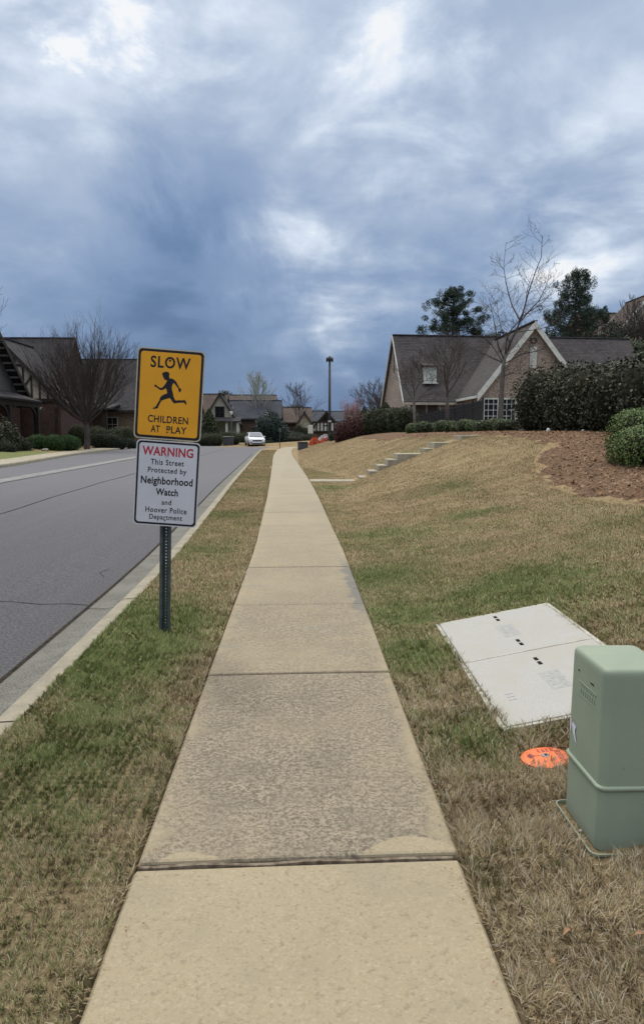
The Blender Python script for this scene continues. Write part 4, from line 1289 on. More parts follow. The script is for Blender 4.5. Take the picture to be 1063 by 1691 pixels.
shrub('red_hedge', 'rounded hedge with wine-red new leaves at the end of the bank', 'hedge', [((3.0, 48.0, gz(3.0, 48) + .45), (0.72, 0.9, .78)), ((3.6, 47.5, gz(3.6, 47.5) + .48), (0.8, 1.0, .85)), ((4.1, 47.0, gz(4.1, 47) + .5), (0.6, 1.0, .85))], 0.05, 9000, [M['leaf_red'], M['core_red']], seed=41, p=2.6, bumps=0.06)
shrub('green_hedge', 'dense clipped dark green hedge between the red hedge and the boxwoods', 'hedge', runs(((4.7, 46.0), (6.15, 42.5)), (1.5, 1.45), 0.7, 5), 0.045, 12000, [M['leaf_hedge'], M['core']], seed=42, p=3.0, bumps=0.07)
shrub('low_shrub', 'small green shrub at the foot of the tall black light pole', 'shrub', [((2.75, 55.5, gz(2.75, 55.5) + .25), (0.5, 0.5, .42))], 0.05, 900, [M['leaf_dull'], M['core']], seed=43)
for i, (px, py, Y, r_, h, lb) in enumerate(((636, 664, 52, .62, 1.5, 'dark conical clipped evergreen rising behind the green hedge'), (601, 672, 56, .4, .9, 'small dark conical evergreen between the red and green hedges'), (618, 672, 57, .35, .9, 'tiny dark evergreen cone left of the tallest hedge cone'))):
    q = at(px, py, Y)
    rg = np.random.default_rng(50 + i); n = 3500; f = rg.random(n) ** 0.7; a = rg.uniform(0, 6.283, n)
    z0 = gz(q.x, Y); H_ = q.z - z0
    rr = r_ * np.minimum((1 - f) * 2.2, 1) ** .7 * rg.uniform(.8, 1.05, n)
    P = np.stack([q.x + rr * np.cos(a), Y + rr * np.sin(a), z0 + f * H_], 1); N = np.stack([np.cos(a), np.sin(a), 0.5 + 0 * a], 1)
    cv, cf = lump_core((q.x, Y, z0 + H_ * .48), (r_ * .9, r_ * .9, H_ * .5), 2)
    o = leaf_mesh('conical_evergreen', P, N, 0.05, [M['leaf_hedge'], M['core']], core=(cv, cf), rs=i)
    tag(o, lb, 'shrub')

# iron fence
fn = thing('iron_fence', 'black metal picket fence running along the front of the brick house', 'fence', (10, 48, 1.5))
fa, fb = at(690, 686, 54.0), at(797, 661, 41.0)
NP = 96
zb0, zb1 = gz(fa.x, fa.y) + .05, gz(fb.x, fb.y) + .05
for k in range(NP + 1):
    f = k / NP; p = fa.lerp(fb, f); z0 = zb0 + (zb1 - zb0) * f
    mb = MB()
    if k % 12 == 0: 
        mb.box(p.x - .04, p.x + .04, p.y - .04, p.y + .04, z0 - .3, p.z + .12); mb.box(p.x - .055, p.x + .055, p.y - .055, p.y + .055, p.z + .123, p.z + .16)
        mb.build('fence_post', M['black'], fn)
    else:
        mb.box(p.x - .016, p.x + .016, p.y - .03, p.y + .03, z0, p.z + .02); mb.build('picket', M['black'], fn)
for dz_ in (-0.08, -0.28, -1.15):
    mb = MB(); mb.bar(fa + Vector((0, 0, dz_)), fb + Vector((0, 0, dz_)), 0.035, hd=.045); mb.build('rail', M['black'], fn)

# steps
st = thing('garden_steps', 'flight of concrete steps climbing the grass bank from the side path', 'steps', (2.0, 22.5, 0.1))
sx = [1.84, 2.12, 2.39, 2.67, 2.95, 3.78, 4.05, 4.86, 5.45]
sz = [0.25, 0.43, 0.60, 0.77, 0.94, 1.10, 1.28, 1.49]
for i in range(8):
    mb = MB(); mb.box(sx[i], sx[i + 1] - .003, 22.0, 23.05, sz[i] - 0.75, sz[i])
    o = mb.build('step', M['step'], st); bevel(o, 0.012)

# ---- trees, right side
def big_crab():
    Y = 30.0
    b = at(826, 700, Y); b.z = gz(b.x, Y)
    t = thing('bare_tree', 'tall leafless grey tree with long upright shoots in front of the white gable', 'tree', b)
    tr, cr = MB(), MB()
    P_ = lambda pts, dy=0.0: [at(x, y, Y + dy * k / max(len(pts) - 1, 1)) for k, (x, y) in enumerate(pts)]
    trunk = P_([(825, 702), (826, 680), (828, 640), (830, 612), (833, 585)])
    trunk[0].z = b.z - .3
    tr.tube(trunk, [.135, .115, .10, .09, .075], 8)
    g = Grow(77, up=0.10, wob=0.13, minr=0.004)
    mains = [([(832, 590), (842, 566), (852, 545), (862, 520), (872, 482), (884, 447), (893, 425), (895, 388)], 0.06, .8),
             ([(833, 588), (836, 560), (843, 545), (856, 530), (866, 508), (870, 478), (880, 445)], 0.04, -.6),
             ([(858, 530), (845, 505), (838, 482), (833, 455), (831, 440), (835, 400)], 0.034, .5),
             ([(855, 535), (872, 515), (890, 495), (902, 470), (908, 445)], 0.034, 1.0),
             ([(832, 596), (822, 570), (818, 545), (812, 515), (806, 490)], 0.036, -1.0),
             ([(834, 600), (860, 585), (885, 580), (905, 574)], 0.03, -1.2),
             ([(831, 600), (815, 592), (800, 585), (780, 575), (762, 572)], 0.034, .7),
             ([(829, 597), (812, 570), (795, 552), (790, 530)], 0.03, 1.0),
             ([(842, 568), (828, 545), (822, 520), (820, 495)], 0.026, .9),
             ([(852, 548), (880, 545), (905, 540), (915, 530)], 0.022, .5),
             ([(862, 522), (895, 500), (912, 480)], 0.02, -.8),
             ([(829, 622), (845, 616), (866, 618), (880, 610)], 0.022, -1.0)]
    for pts, r, dy in mains:
        q = P_(pts, dy)
        n_ = len(q)
        cr.tube(q, [max(r * .85 * (1 - .82 * k / (n_ - 1)), .006) for k in range(n_)], 5, cap=False)
        for k in range(1, n_):
            for _ in range(3):
                d_ = (q[k] - q[k - 1]).normalized()
                s_ = Vector((g.r.choice((-1, 1)) * g.r.uniform(.5, 1), g.r.uniform(-.8, .8), g.r.uniform(-.25, .6)))
                g.tree(cr, q[k - 1].lerp(q[k], g.r.random()), d_ * .35 + s_, g.r.uniform(.35, 1.0), 0.009, 2, [None, None, (4, 42, .55, .2), (2, 40, .6, .3)])
    tr.build('trunk', M['bark_g'], t); cr.build('crown', M['bark_m'], t)


big_crab()
SPEC2 = [None, (5, 34, .62, .15), (4, 32, .62, .15), (3, 32, .65, .2)]
SPEC = [None, (6, 36, .6, .15), (5, 34, .6, .15), (3, 32, .65, .2)]
p = at(683, 700, 41); p.z = gz(p.x, 41)
bare_tree('bare_tree', 'slender leafless young tree beside the porch of the brick house', p, at(683, 590, 41).z - p.z, 1.5, .085, 11, 50, SPEC2, [M['bark_g'], M['bark_m']], 3, minr=.0045, ratio=.6)
p = at(737, 700, 38); p.z = gz(p.x, 38)
bare_tree('bare_tree', 'leafless tree with fine fanned twigs in front of the small roof dormer', p, at(740, 560, 38).z - p.z, 1.8, .10, 13, 50, SPEC2, [M['bark_m'], M['bark_m']], 4, minr=.0045, ratio=.62)
# crepe myrtle and pink-budded tree left of the brick house
p = Vector((9.0, 74.0, gz(9.0, 74)))
bare_tree('seed_head_tree', 'spreading bare tree with rusty seed heads left of the brick house', p, 7.0, 1.0, .16, 13, 52, [None, (6, 34, .62, .15), (5, 34, .62, .15), (3, 32, .62, .2)], [M['bark_m'], M['bark_m']], 8, minr=.012, leader=False, ratio=.55, lean=(-.4, 0), buds=(1800, .035, M['bud_rust'], .08))
p = Vector((5.6, 76.0, gz(5.6, 76)))
bare_tree('pink_budded_tree', 'small tree in pale pink bud above the red hedge', p, 4.6, .8, .09, 11, 26, [None, (5, 22, .6, .1), (4, 22, .6, .1)], [M['twig_red'], M['twig_red']], 9, minr=.01, leader=False, ratio=.6, buds=(2600, .05, M['bud_pink'], .18))
# pines
pine('rounded open-crowned pine standing behind the brick house roof, left of the white gable', (17.0, 82.0, 4.0), 12.9, 3.5, .46, 11, conical=False, nlimb=64, clump=.70, nn=75, open_=.12, needle=.19)
pine('cone-shaped dense green pine right of the white gable', (29.0, 78.0, 4.5), 13.6, 4.4, .40, 12, conical=True, nlimb=92, clump=.58, nn=70, open_=.1)
leaf_tree('bushy evergreen showing low over the roof, just left of the white gable', (21.6, 86.0, 5.0), 8.5, [((0, 0, 6.1), (2.0, 2, 1.6)), ((-2.0, 0, 5.6), (1.6, 1.6, 1.3)), ((1.8, 1, 6.6), (1.5, 1.5, 1.5))], 5000, .14, 'needle', 61)
leaf_tree('dark bushy evergreen behind the roof ridge at the foot of the right pine', (31.5, 84.0, 6.0), 7.0, [((0, 0, 4.6), (2.6, 2, 1.8)), ((2.6, 0, 4.9), (2.2, 2, 1.8)), ((-3, 0, 3.8), (2, 2, 1.6))], 6000, .14, 'leaf_dull', 62)
leaf_tree('broad evergreen below the hillside house at the right edge', (33.5, 74.0, 4.5), 7.6, [((0, 0, 4.8), (2.2, 2, 1.7)), ((2.6, 0, 5.0), (2.4, 2, 1.9)), ((5.2, 0, 5.0), (2.4, 2, 2.1)), ((-2.2, 0, 3.6), (1.6, 2, 1.5))], 9000, .13, 'leaf_hedge', 63)
leaf_tree('scrubby olive-brown tree in front of the hillside house', (37.6, 84.0, 8.0), 6.5, [((0, 0, 4.2), (1.8, 2, 1.7)), ((2.4, 0, 4.9), (1.8, 2, 1.9)), ((-1.9, 0, 4.4), (1.4, 2, 1.5))], 3400, .13, 'leaf_dull', 64)
for i, (X, Y, H_, lb, sd_) in enumerate(((36.5, 80, 15.0, 'leafless tall tree with upright branches, left of two above the hillside house', 21), (39.6, 79, 16.6, 'leafless tallest tree cut by the right edge of the photo', 22))):
    bare_tree('bare_tree', lb, Vector((X, Y, gz(X, Y))), H_ - 3.4, 4.5, .2, 13, 30, [None, (7, 26, .6, .1), (5, 26, .62, .12), (2, 28, .6, .2)], [M['bark_m'], M['bark_m']], sd_, up=.2, minr=.014, ratio=.6)

# ------------------------------------------------------------------ planting, left side
p = at(144, 736, 62); p.z = gz(p.x, 62)
bare_tree('bare_tree', 'large leafless vase-shaped tree on the verge before the half-timbered house', p, 11.2, 2.3, .24, 26, 56, [None, (6, 24, .60, .12), (5, 25, .62, .15), (4, 25, .62, .2)], [M['bark_m'], M['bark_d']], 5, up=.11, wob=.08, minr=.0055, leader=False, ratio=.60)
p = Vector((-25.2, 50.0, gz(-25.2, 50)))
bare_tree('bare_tree', 'leafless tree at the left edge, only its outer branches in the photo', p, 11.0, 2.2, .2, 16, 50, [None, (5, 34, .62, .15), (3, 34, .62, .15), (3, 32, .6, .2)], [M['bark_g'], M['bark_g']], 6, minr=.010, up=.1, leader=True, ratio=.75)
GR = 'round green clipped shrubs beside the far pavement'
for i, (px, Y, r_, h, lb) in enumerate(((63, 57, .78, .62, 'round bright green shrub, leftmost of the three beside the far pavement'), (90, 56.5, .80, .66, 'round bright green shrub, middle of the three beside the far pavement'), (114, 58, .86, .66, 'looser green shrub, rightmost of the three beside the far pavement'))):
    X = at(px, 730, Y).x; z = gz(X, Y)
    shrub('round_shrub', lb, 'shrub', [((X, Y, z + h * .8), (r_, r_, h))], 0.035, 5200, [M['leaf_left'], M['core']], GR, seed=70 + i, p=2.3, bumps=.04 + .08 * (i == 2), spread=.6)
def ls(name, lb, items, mt, n, leaf=.045, seed=80, group=None, bumps=.14):
    L_ = []
    for px, py, Y, rx, h in items:
        q = at(px, py, Y); L_.append(((q.x, Y, q.z - h), (rx, rx * .8, h)))
    shrub(name, lb, 'shrub', L_, leaf, int(n * 1.9), [M[mt], M['core']], group, seed=seed, bumps=bumps, spread=.7)


ls('spreading_shrub', 'low wide dull-green shrub right of the bare tree trunk across the street', [(168, 714, 67, 1.0, .8), (185, 716, 67, 1.1, .8), (196, 721, 67, .8, .65)], 'leaf_dull', 4200, seed=81)
ls('low_shrub', 'small grey-green shrub at the end of the low shrubs, by the sign edge', [(212, 724, 70, .75, .5), (220, 728, 72, .7, .4)], 'leaf_dull', 1300, seed=82)
ls('dark_shrub', 'dark boxy shrub against the long house wall', [(192, 706, 78, 1.0, .9), (206, 704, 79, 1.1, 1.0), (180, 708, 77, .8, .9)], 'leaf_hedge', 3000, seed=83)
ls('dark_shrub', 'dark clipped hedge behind the bare tree trunk, beside the timbered house', [(128, 700, 68, .9, 1.1), (158, 704, 74, 1.4, 1.0), (137, 703, 71, .9, 1.0), (150, 704, 73, 1.0, 1.0)], 'leaf_hedge', 4200, seed=84)
ls('dark_shrub', 'dark reddish airy shrub before the porch at the left edge', [(3, 692, 52, 1.0, 1.1), (16, 706, 52, .8, 1.0), (-12, 700, 51, 1.0, 1.2)], 'leaf_dark', 2600, leaf=.08, seed=85, bumps=.25)
ls('low_shrub', 'low dull plants at the foot of the porch wall at left', [(28, 722, 53, .8, .6), (42, 728, 54, .6, .45), (8, 728, 50, .8, .5)], 'leaf_dull', 1700, seed=86, bumps=.25)
for i, (px, py, Y, s_, lb) in enumerate(((46, 736, 54, .30, 'pale boulder left of the round green shrubs'), (75, 742, 54.5, .22, 'small pale stone in front of the round green shrubs'))):
    q = at(px, py, Y); z = gz(q.x, Y)
    cv, cf = lump_core((q.x, Y, z + s_ * .3), (s_ * 1.2, s_, s_ * .55), 2.2, k=1, bumps=.35)
    tag(fast_mesh('boulder', cv, cf.ravel(), np.arange(len(cf)) * 4, np.full(len(cf), 4), M['stone']), lb, 'stone')
# right of the sign, far
ls('dark_shrub', 'dark low shrub mound right of the yellow sign, left one', [(340, 716, 91, 1.1, .9), (331, 718, 90, 1.0, .8)], 'leaf_hedge', 1500, seed=87)
ls('dark_shrub', 'dark low shrub mound right of the yellow sign, left of the grey-green box', [(352, 715, 90, 1.3, .95), (358, 719, 90, .8, .7)], 'leaf_hedge', 1500, seed=88)
ls('dark_shrub', 'small dark shrub just right of the grey-green utility box', [(387, 720, 93, .75, .6)], 'leaf_dull', 800, seed=89)
ls('dark_shrub', 'dark bushes under the porch columns of the cream gable house', [(400, 713, 99, 1.2, 1.0), (394, 716, 98, 1.0, .8), (378, 712, 99, 1.2, .9)], 'leaf_hedge', 2200, seed=90)
ls('low_shrub', 'low sandy-green shrub right of the white car', [(444, 727, 97, .9, .35)], 'leaf_dull', 600, seed=91)
ls('dark_shrub', 'dark green bushes in front of the brown roof house', [(480, 711, 104, 1.5, 1.0), (492, 714, 103, 1.5, .9), (470, 716, 102, 1.5, .8), (503, 717, 102, 1.4, .75), (485, 720, 101, 1.6, .6)], 'leaf_blue', 2600, seed=92)
ls('dark_shrub', 'dark upright bush behind the small white sign', [(493, 700, 112, .9, 1.5), (503, 704, 112, .9, 1.3), (514, 716, 108, 1.3, .8)], 'leaf_dull', 2200, seed=93)
rg = np.random.default_rng(3)
q = at(345, 676, 94); z0 = gz(q.x, 94); n = 5000; f = rg.random(n) ** .75; a = rg.uniform(0, 6.283, n); H_ = q.z - z0
rr = 1.75 * (1 - f) ** .8 * rg.uniform(.55, 1.08, n) + .08
tag(leaf_mesh('conical_evergreen', np.stack([q.x + rr * np.cos(a), 94 + rr * np.sin(a), z0 + f * H_], 1), np.stack([np.cos(a), np.sin(a), .6 + 0 * a], 1), .10, [M['leaf_hedge'], M['core']], core=lump_core((q.x, 94, z0 + H_ * .35), (1.1, 1.1, H_ * .36), 2), rs=4), 'dark cone-shaped evergreen right of the yellow sign', 'tree')
leaf_tree('rounded blue-green magnolia behind the white car', (-3.7, 99, gz(-3.7, 99)), 4.4, [((0, 0, 2.3), (1.8, 1.6, 2.2)), ((-1.1, 0, 1.7), (1.3, 1.3, 1.6)), ((1.2, 0, 1.5), (1.4, 1.3, 1.6)), ((.2, 0, 3.3), (1.0, 1, 1.1)), ((0, 0, .8), (1.9, 1.2, .9))], 9000, .12, 'leaf_blue', 65, trunk_r=.12)
bare_tree('pale_budding_tree', 'tall pale budding tree with rounded crown above the slate house', Vector((-6.6, 116, gz(-6.6, 116))), 9.6, 3.2, .12, 18, 42, [None, (6, 22, .6, .1), (4, 22, .62, .1)], [M['bark_g'], M['bud_white']], 14, minr=.018, up=.16, ratio=.6, buds=(2600, .055, M['bud_white'], .18))
bare_tree('bare_tree', 'thin leafless tree standing straight above the brown roof house', Vector((.2, 118, gz(.2, 118))), 8.6, 2.2, .1, 15, 48, [None, (6, 30, .6, .1), (4, 30, .62, .1)], [M['bark_m'], M['bark_m']], 15, minr=.016, ratio=.55)
for i, (px, py, Y, w_, h, lb) in enumerate(((372, 645, 128, 1.7, 1.5, 'dark tree top behind the ridge of the cream gable house'), (446, 656, 134, 2.6, 1.9, 'dark tree crown behind the slate house, right of the budding tree'), (474, 670, 150, 2.6, 1.6, 'far dark tree crown left of the thin leafless tree'),
                                            (492, 668, 148, 2.2, 1.6, 'far dark tree crown at the foot of the thin leafless tree'), (508, 673, 142, 2.3, 2.6, 'dark tree between the brown and the tudor houses'), (528, 677, 156, 2.3, 1.4, 'small far dark tree above the tudor roof'))):
    q = at(px, py, Y); z0 = gz(q.x, Y)
    leaf_tree(lb, (q.x, Y, z0), q.z - z0, [((0, 0, q.z - z0 - h), (w_, w_, h)), ((w_ * .6, 0, q.z - z0 - h * 1.6), (w_ * .7, w_ * .7, h * .9)), ((-w_ * .5, 0, q.z - z0 - h * 1.5), (w_ * .7, w_ * .7, h * .8))], 1500, .2, 'leaf_dull', 90 + i, group='dark trees far behind the houses')

# ------------------------------------------------------------------ street furniture, far
p = at(544, 728, 62); z0 = gz(p.x, 62); zt = at(545, 594, 62).z
lp = thing('light_pole', 'tall slim black pole with a cluster of small fittings at its top', 'light pole', (p.x, 62, z0))
mb = MB(); mb.tube([(p.x, 62, z0 - .3), (p.x, 62, z0 + .5), (p.x, 62, zt)], [.14, .12, .085], 10); mb.build('pole', M['black'], lp)
mb = MB(); mb.tube([(p.x, 62, z0 - .1), (p.x, 62, z0 + .22)], [.24, .2], 10); mb.build('base', M['black'], lp)
mb = MB(); mb.tube([(p.x, 62, zt - .15), (p.x, 62, zt + .05), (p.x, 62, zt + .28)], [.13, .17, .10], 10); mb.build('top_cap', M['black'], lp)
for k in range(4):
    a = k * math.pi / 2 + .1; ex, ey = p.x + .23 * math.cos(a), 62 + .23 * math.sin(a)
    mb = MB(); mb.bar((p.x, 62, zt), (ex, ey, zt), .04); arm = mb.build('arm', M['black'], lp)
    mb = MB(); mb.tube([(ex, ey, zt - .2), (ex, ey, zt - .05), (ex, ey, zt + .2)], [.055, .075, .05], 8); mb.build('fitting', M['black'], arm)
mb = MB(); mb.box(p.x - .13, p.x + .13, 61.84, 61.87, z0 + 1.55, z0 + 1.68); mb.build('plate', M['sign_w'], lp)

# dark utility box by the path
b0 = at(500, 741, 58); z0 = gz(b0.x, 58)
ub = thing('utility_box', 'low dark grey utility box beside the far end of the path', 'utility box', (b0.x, 58, z0))
mb = MB(); mb.box(b0.x - .40, b0.x + .40, 57.75, 58.3, z0 - .2, z0 + .50); o = mb.build('cabinet', M['box_grey'], ub); bevel(o, .02)
mb = MB(); mb.box(b0.x - .43, b0.x + .43, 57.71, 58.34, z0 + .503, z0 + .56); o = mb.build('lid', M['box_grey'], ub); bevel(o, .015)
# green box on the far side
b0 = at(377, 728, 92); z0 = gz(b0.x, 92)
ub = thing('utility_box', 'grey-green utility box on the far lawn, left of the white car', 'utility box', (b0.x, 92, z0))
mb = MB(); mb.box(b0.x - .62, b0.x + .62, 91.6, 92.5, z0 - .1, z0 + .95); o = mb.build('cabinet', M['leaf_dull'] if 0 else M['box_grey'], ub); bevel(o, .04)
mb = MB(); mb.box(b0.x - .66, b0.x + .66, 91.56, 92.54, z0 + .953, z0 + 1.05); o = mb.build('lid', M['ped'], ub); bevel(o, .03)
# small white notice board on post
q = at(512.5, 709, 64); z0 = gz(q.x, 64)
sg = thing('notice_sign', 'small white upright sign on a post above the orange netting', 'sign', (q.x, 64, z0))
mb = MB(); mb.box(q.x - .04, q.x + .04, 64.0, 64.08, z0 - .3, q.z + .3); mb.build('post', M['black'], sg)
mb = MB(); mb.box(q.x - .21, q.x + .21, 63.95, 63.985, q.z - .36, q.z + .36); o = mb.build('plate', M['trim_w'], sg); bevel(o, .03)
# thin traffic sign seen from behind
q = at(462, 710, 66); z0 = gz(q.x, 66)
sg = thing('small_traffic_sign', 'small grey back-turned sign on a thin post on the grass strip end', 'sign', (q.x, 66, z0))
mb = MB(); mb.box(q.x - .03, q.x + .03, 66.0, 66.06, z0 - .3, q.z + .2); mb.build('post', M['box_grey'], sg)
mb = MB(); mb.box(q.x - .11, q.x + .11, 65.95, 65.98, q.z - .15, q.z + .17); mb.build('plate', M['post'], sg)
# lamp post across the street
q = at(382, 682, 89); z0 = gz(q.x, 89)
lm = thing('lamp_post', 'thin grey lamp post with pale lantern across the street', 'lamp post', (q.x, 89, z0))
mb = MB(); mb.tube([(q.x, 89, z0 - .2), (q.x, 89, z0 + .6), (q.x, 89, q.z - .25)], [.10, .07, .05], 8); mb.build('pole', M['box_grey'], lm)
mb = MB(); mb.tube([(q.x, 89, q.z - .25), (q.x, 89, q.z - .1), (q.x, 89, q.z + .22)], [.08, .15, .2], 8); mb.build('lantern', M['trim_w'], lm)
mb = MB(); mb.tube([(q.x, 89, q.z + .223), (q.x, 89, q.z + .38)], [.22, .03], 8); mb.build('cap', M['box_grey'], lm)
# orange netting heap and pale sheet
def heap(name, lb, cat, c, r, m_, seed, fold=.3):
    rr_ = random.Random(seed); mb = MB(); nu, nv = 22, 9
    for j in range(nv + 1):
        for i in range(nu):
            a = 2 * math.pi * i / nu; t_ = j / nv
            k = (1 - t_ * .98) * (1 + fold * math.sin(a * 5 + t_ * 6) * .5 + rr_.uniform(-.1, .1))
            z = math.sin(t_ * math.pi / 2) * (1 + rr_.uniform(-.12, .12) + .2 * math.sin(a * 2))
            mb.v.append((c[0] + r[0] * k * math.cos(a), c[1] + r[1] * k * math.sin(a), c[2] + r[2] * z - .05))
    for j in range(nv):
        for i in range(nu):
            a = j * nu + i; b = j * nu + (i + 1) % nu
            mb.f.append([a, b, b + nu, a + nu]); mb.m.append(0); mb.sm.append(False)
    return tag(mb.build(name, m_, None), lb, cat)


q = at(519, 736, 63.5); z0 = gz(q.x, 63.5)
heap('netting_heap', 'crumpled orange safety netting heap at the end of the bank', 'netting', (q.x + .05, 63.5, z0 + .05), (.62, .5, .66), M['mesh_or'], 1, .5)
heap('netting_heap', 'low orange netting end trailing right beside the light pole', 'netting', (q.x + 1.05, 64.2, gz(q.x + 1.05, 64.2)), (.65, .4, .36), M['mesh_or'], 2, .5)
heap('plastic_sheet', 'pale crumpled sheet lying behind the orange netting', 'sheet', (q.x + .95, 65.2, gz(q.x + .95, 65.2) + .05), (.85, .5, .62), M['tarp'], 3, .4)
# small white lawn scraps under the hedge
for i, (X, Y, s_) in enumerate(((7.25, 21.4, .065), (7.85, 20.3, .045))):
    z = gz(X, Y); cv, cf = lump_core((X, Y, z + s_), (s_ * .9, s_ * .8, s_ * 1.1), 2.2, k=1, bumps=.4)
    tag(fast_mesh('white_stone', cv, cf.ravel(), np.arange(len(cf)) * 4, np.full(len(cf), 4), M['trim_w']), ('white stone at the foot of the dark hedge' if i == 0 else 'smaller white stone right of the first, under the dark hedge'), 'stone')

# ------------------------------------------------------------------ car
def build_car():
    loc = Vector((-4.9, 84.0, road_z(-4.9, 80) + 0.002))
    t = thing('parked_car', 'small white crossover car facing the camera at the bend', 'car', (0, 0, 0))
    # local: x forward (towards camera after rotation), y left, z up
    L, W = 4.35, 1.82
    def sec(x, zb, zs, wb, ws):
        return [(x, -wb, zb), (x, -ws, zs * .55 + zb * .45), (x, -ws * .985, zs * .9 + zb * .1), (x, -ws * .90, zs), (x, ws * .90, zs), (x, ws * .985, zs * .9 + zb * .1), (x, ws, zs * .55 + zb * .45), (x, wb, zb)]
    S = [sec(2.17, .36, .66, .62, .70), sec(2.10, .26, .80, .74, .82), sec(1.85, .22, .94, .82, .90), sec(1.2, .22, 1.02, .84, .91), sec(.8, .22, 1.05, .85, .91), sec(-.5, .22, 1.08, .85, .92), (sec(-1.6, .22, 1.10, .84, .91)), sec(-2.05, .28, 1.06, .78, .86), sec(-2.18, .40, .98, .66, .78)]
    mb = MB(); k = 8
    for s_ in S: mb.v.extend(s_)
    for i in range(len(S) - 1):
        for j in range(k):
            a = i * k + j; b = i * k + (j + 1) % k
            mb.f.append([a, a + k, b + k, b]); mb.m.append(0); mb.sm.append(True)
    mb.f.append(list(range(k))); mb.m.append(0); mb.sm.append(False)
    mb.f.append([(len(S) - 1) * k + j for j in reversed(range(k))]); mb.m.append(0); mb.sm.append(False)
    mb.build('body', M['car'], t)
    def cab(xf0, xf1, xr1, xr0, z0, z1, w0, w1, ins=0.0):
        return [(xf0, -w0, z0), (xf0, w0, z0), (xr0, w0, z0), (xr0, -w0, z0), (xf1, -w1, z1), (xf1, w1, z1), (xr1, w1, z1), (xr1, -w1, z1)]
    mb = MB(); mb.add(cab(1.05, .30, -1.55, -2.0, 1.02, 1.52, .86, .66), ((4, 5, 6, 7), (0, 4, 7, 3), (1, 2, 6, 5), (0, 1, 5, 4), (2, 3, 7, 6))); mb.box(-1.5, .22, -.62, .62, 1.523, 1.57)
    o = mb.build('roof', M['car'], t); bevel(o, .05, 3)
    def face(name, pts, m_, push):
        c = Vector((sum(p[0] for p in pts) / len(pts), sum(p[1] for p in pts) / len(pts), sum(p[2] for p in pts) / len(pts)))
        mb = MB(); n_ = len(pts); pv = Vector(push)
        mb.add([Vector(p) for p in pts] + [Vector(p) + pv for p in pts], (list(range(n_)), list(range(n_, 2 * n_))) + tuple([i, (i + 1) % n_, n_ + (i + 1) % n_, n_ + i] for i in range(n_)))
        return mb.build(name, m_, t)
    face('windshield', [(1.0, -.76, 1.07), (1.0, .76, 1.07), (.37, .60, 1.48), (.37, -.60, 1.48)], M['carglass'], (.03, 0, .03))
    for s_ in (-1, 1):
        face('side_window', [(.80, s_ * .84, 1.09), (.28, s_ * .70, 1.46), (-.5, s_ * .70, 1.46), (-.5, s_ * .84, 1.09)], M['carglass'], (0, s_ * .025, .01))
        face('side_window', [(-.6, s_ * .84, 1.09), (-.6, s_ * .70, 1.46), (-1.45, s_ * .69, 1.45), (-1.75, s_ * .84, 1.10)], M['carglass'], (0, s_ * .025, .01))
        face('headlight', [(2.10, s_ * .52, .80), (2.12, s_ * .52, .68), (2.0, s_ * .84, .72), (1.9, s_ * .85, .86)], M['lens'], (.06, s_ * .03, .02))
        mb = MB(); mb.box(.62, .80, s_ * .90 if s_ > 0 else -1.08, 1.08 if s_ > 0 else -.90, 1.02, 1.16); mb.build('mirror', M['car'], t)
        mb = MB(); mb.tube([(2.12, s_ * .66, .46), (2.19, s_ * .66, .46)], [.07, .07], 10); mb.build('fog_lamp', M['black'], t)
        for xw in (1.36, -1.32):
            w_ = MB(); w_.tube([(xw, s_ * .70, .33), (xw, s_ * .93, .33)], [.33, .33], 20); wh = w_.build('wheel', M['tyre'], t)
            w_ = MB(); w_.tube([(xw, s_ * .935, .33), (xw, s_ * .95, .33)], [.21, .19], 12); w_.build('rim', M['rim'], wh)
    mb = MB(); mb.box(2.13, 2.20, -.50, .50, .60, .74); mb.build('grille', M['black'], t)
    mb = MB(); mb.box(2.10, 2.19, -.60, .60, .30, .40); mb.build('bumper_intake', M['black'], t)
    t.location = loc; t.rotation_euler = (0, 0, R(-90 + 11))
    ROOT[t] = loc


build_car()

# ------------------------------------------------------------------ street sign
YS = 5.8
ROLL = 0.075
sb = at(271.5, 1043, 5.86)
ss_ = thing('street_sign', 'yellow SLOW CHILDREN AT PLAY plate over white neighborhood watch plate on a leaning green post', 'sign', (sb.x, 5.86, 0))
# lettering helper --------------------------------------------------
def text_mesh(txt, name, T3, cx, cy, width, height, m_, parent, bold=0.012, depth=0.0012, spacing=1.0):
    cu = bpy.data.curves.new(name, 'FONT'); cu.body = txt; cu.size = 1.0
    cu.offset = bold; cu.extrude = 0; cu.align_x = 'LEFT'; cu.space_character = spacing; cu.resolution_u = 4
    ob = bpy.data.objects.new(name + '_tmp', cu); col.objects.link(ob)
    dg = bpy.context.evaluated_depsgraph_get(); dg.update()
    me = bpy.data.meshes.new_from_object(ob.evaluated_get(dg))
    bpy.data.objects.remove(ob); bpy.data.curves.remove(cu)
    co = np.empty(len(me.vertices) * 3); me.vertices.foreach_get('co', co); co = co.reshape(-1, 3)
    mn, mx_ = co.min(0), co.max(0)
    capb, capt = mn[1], mx_[1]
    sx_ = width / (mx_[0] - mn[0]); sy_ = height / (capt - capb)
    out_ = [T3(cx + (p[0] - (mn[0] + mx_[0]) / 2) * sx_, cy + (p[1] - (capb + capt) / 2) * sy_, depth) for p in co]
    me.vertices.foreach_set('co', (np.array([tuple(p) for p in out_]) - np.array(ROOT[rootof(parent)])).ravel())
    me.materials.clear(); me.materials.append(m_); me.update()
    o = bpy.data.objects.new(name, me); col.objects.link(o); o.parent = parent
    return o


def rootof(o):
    while o.parent: o = o.parent
    return o


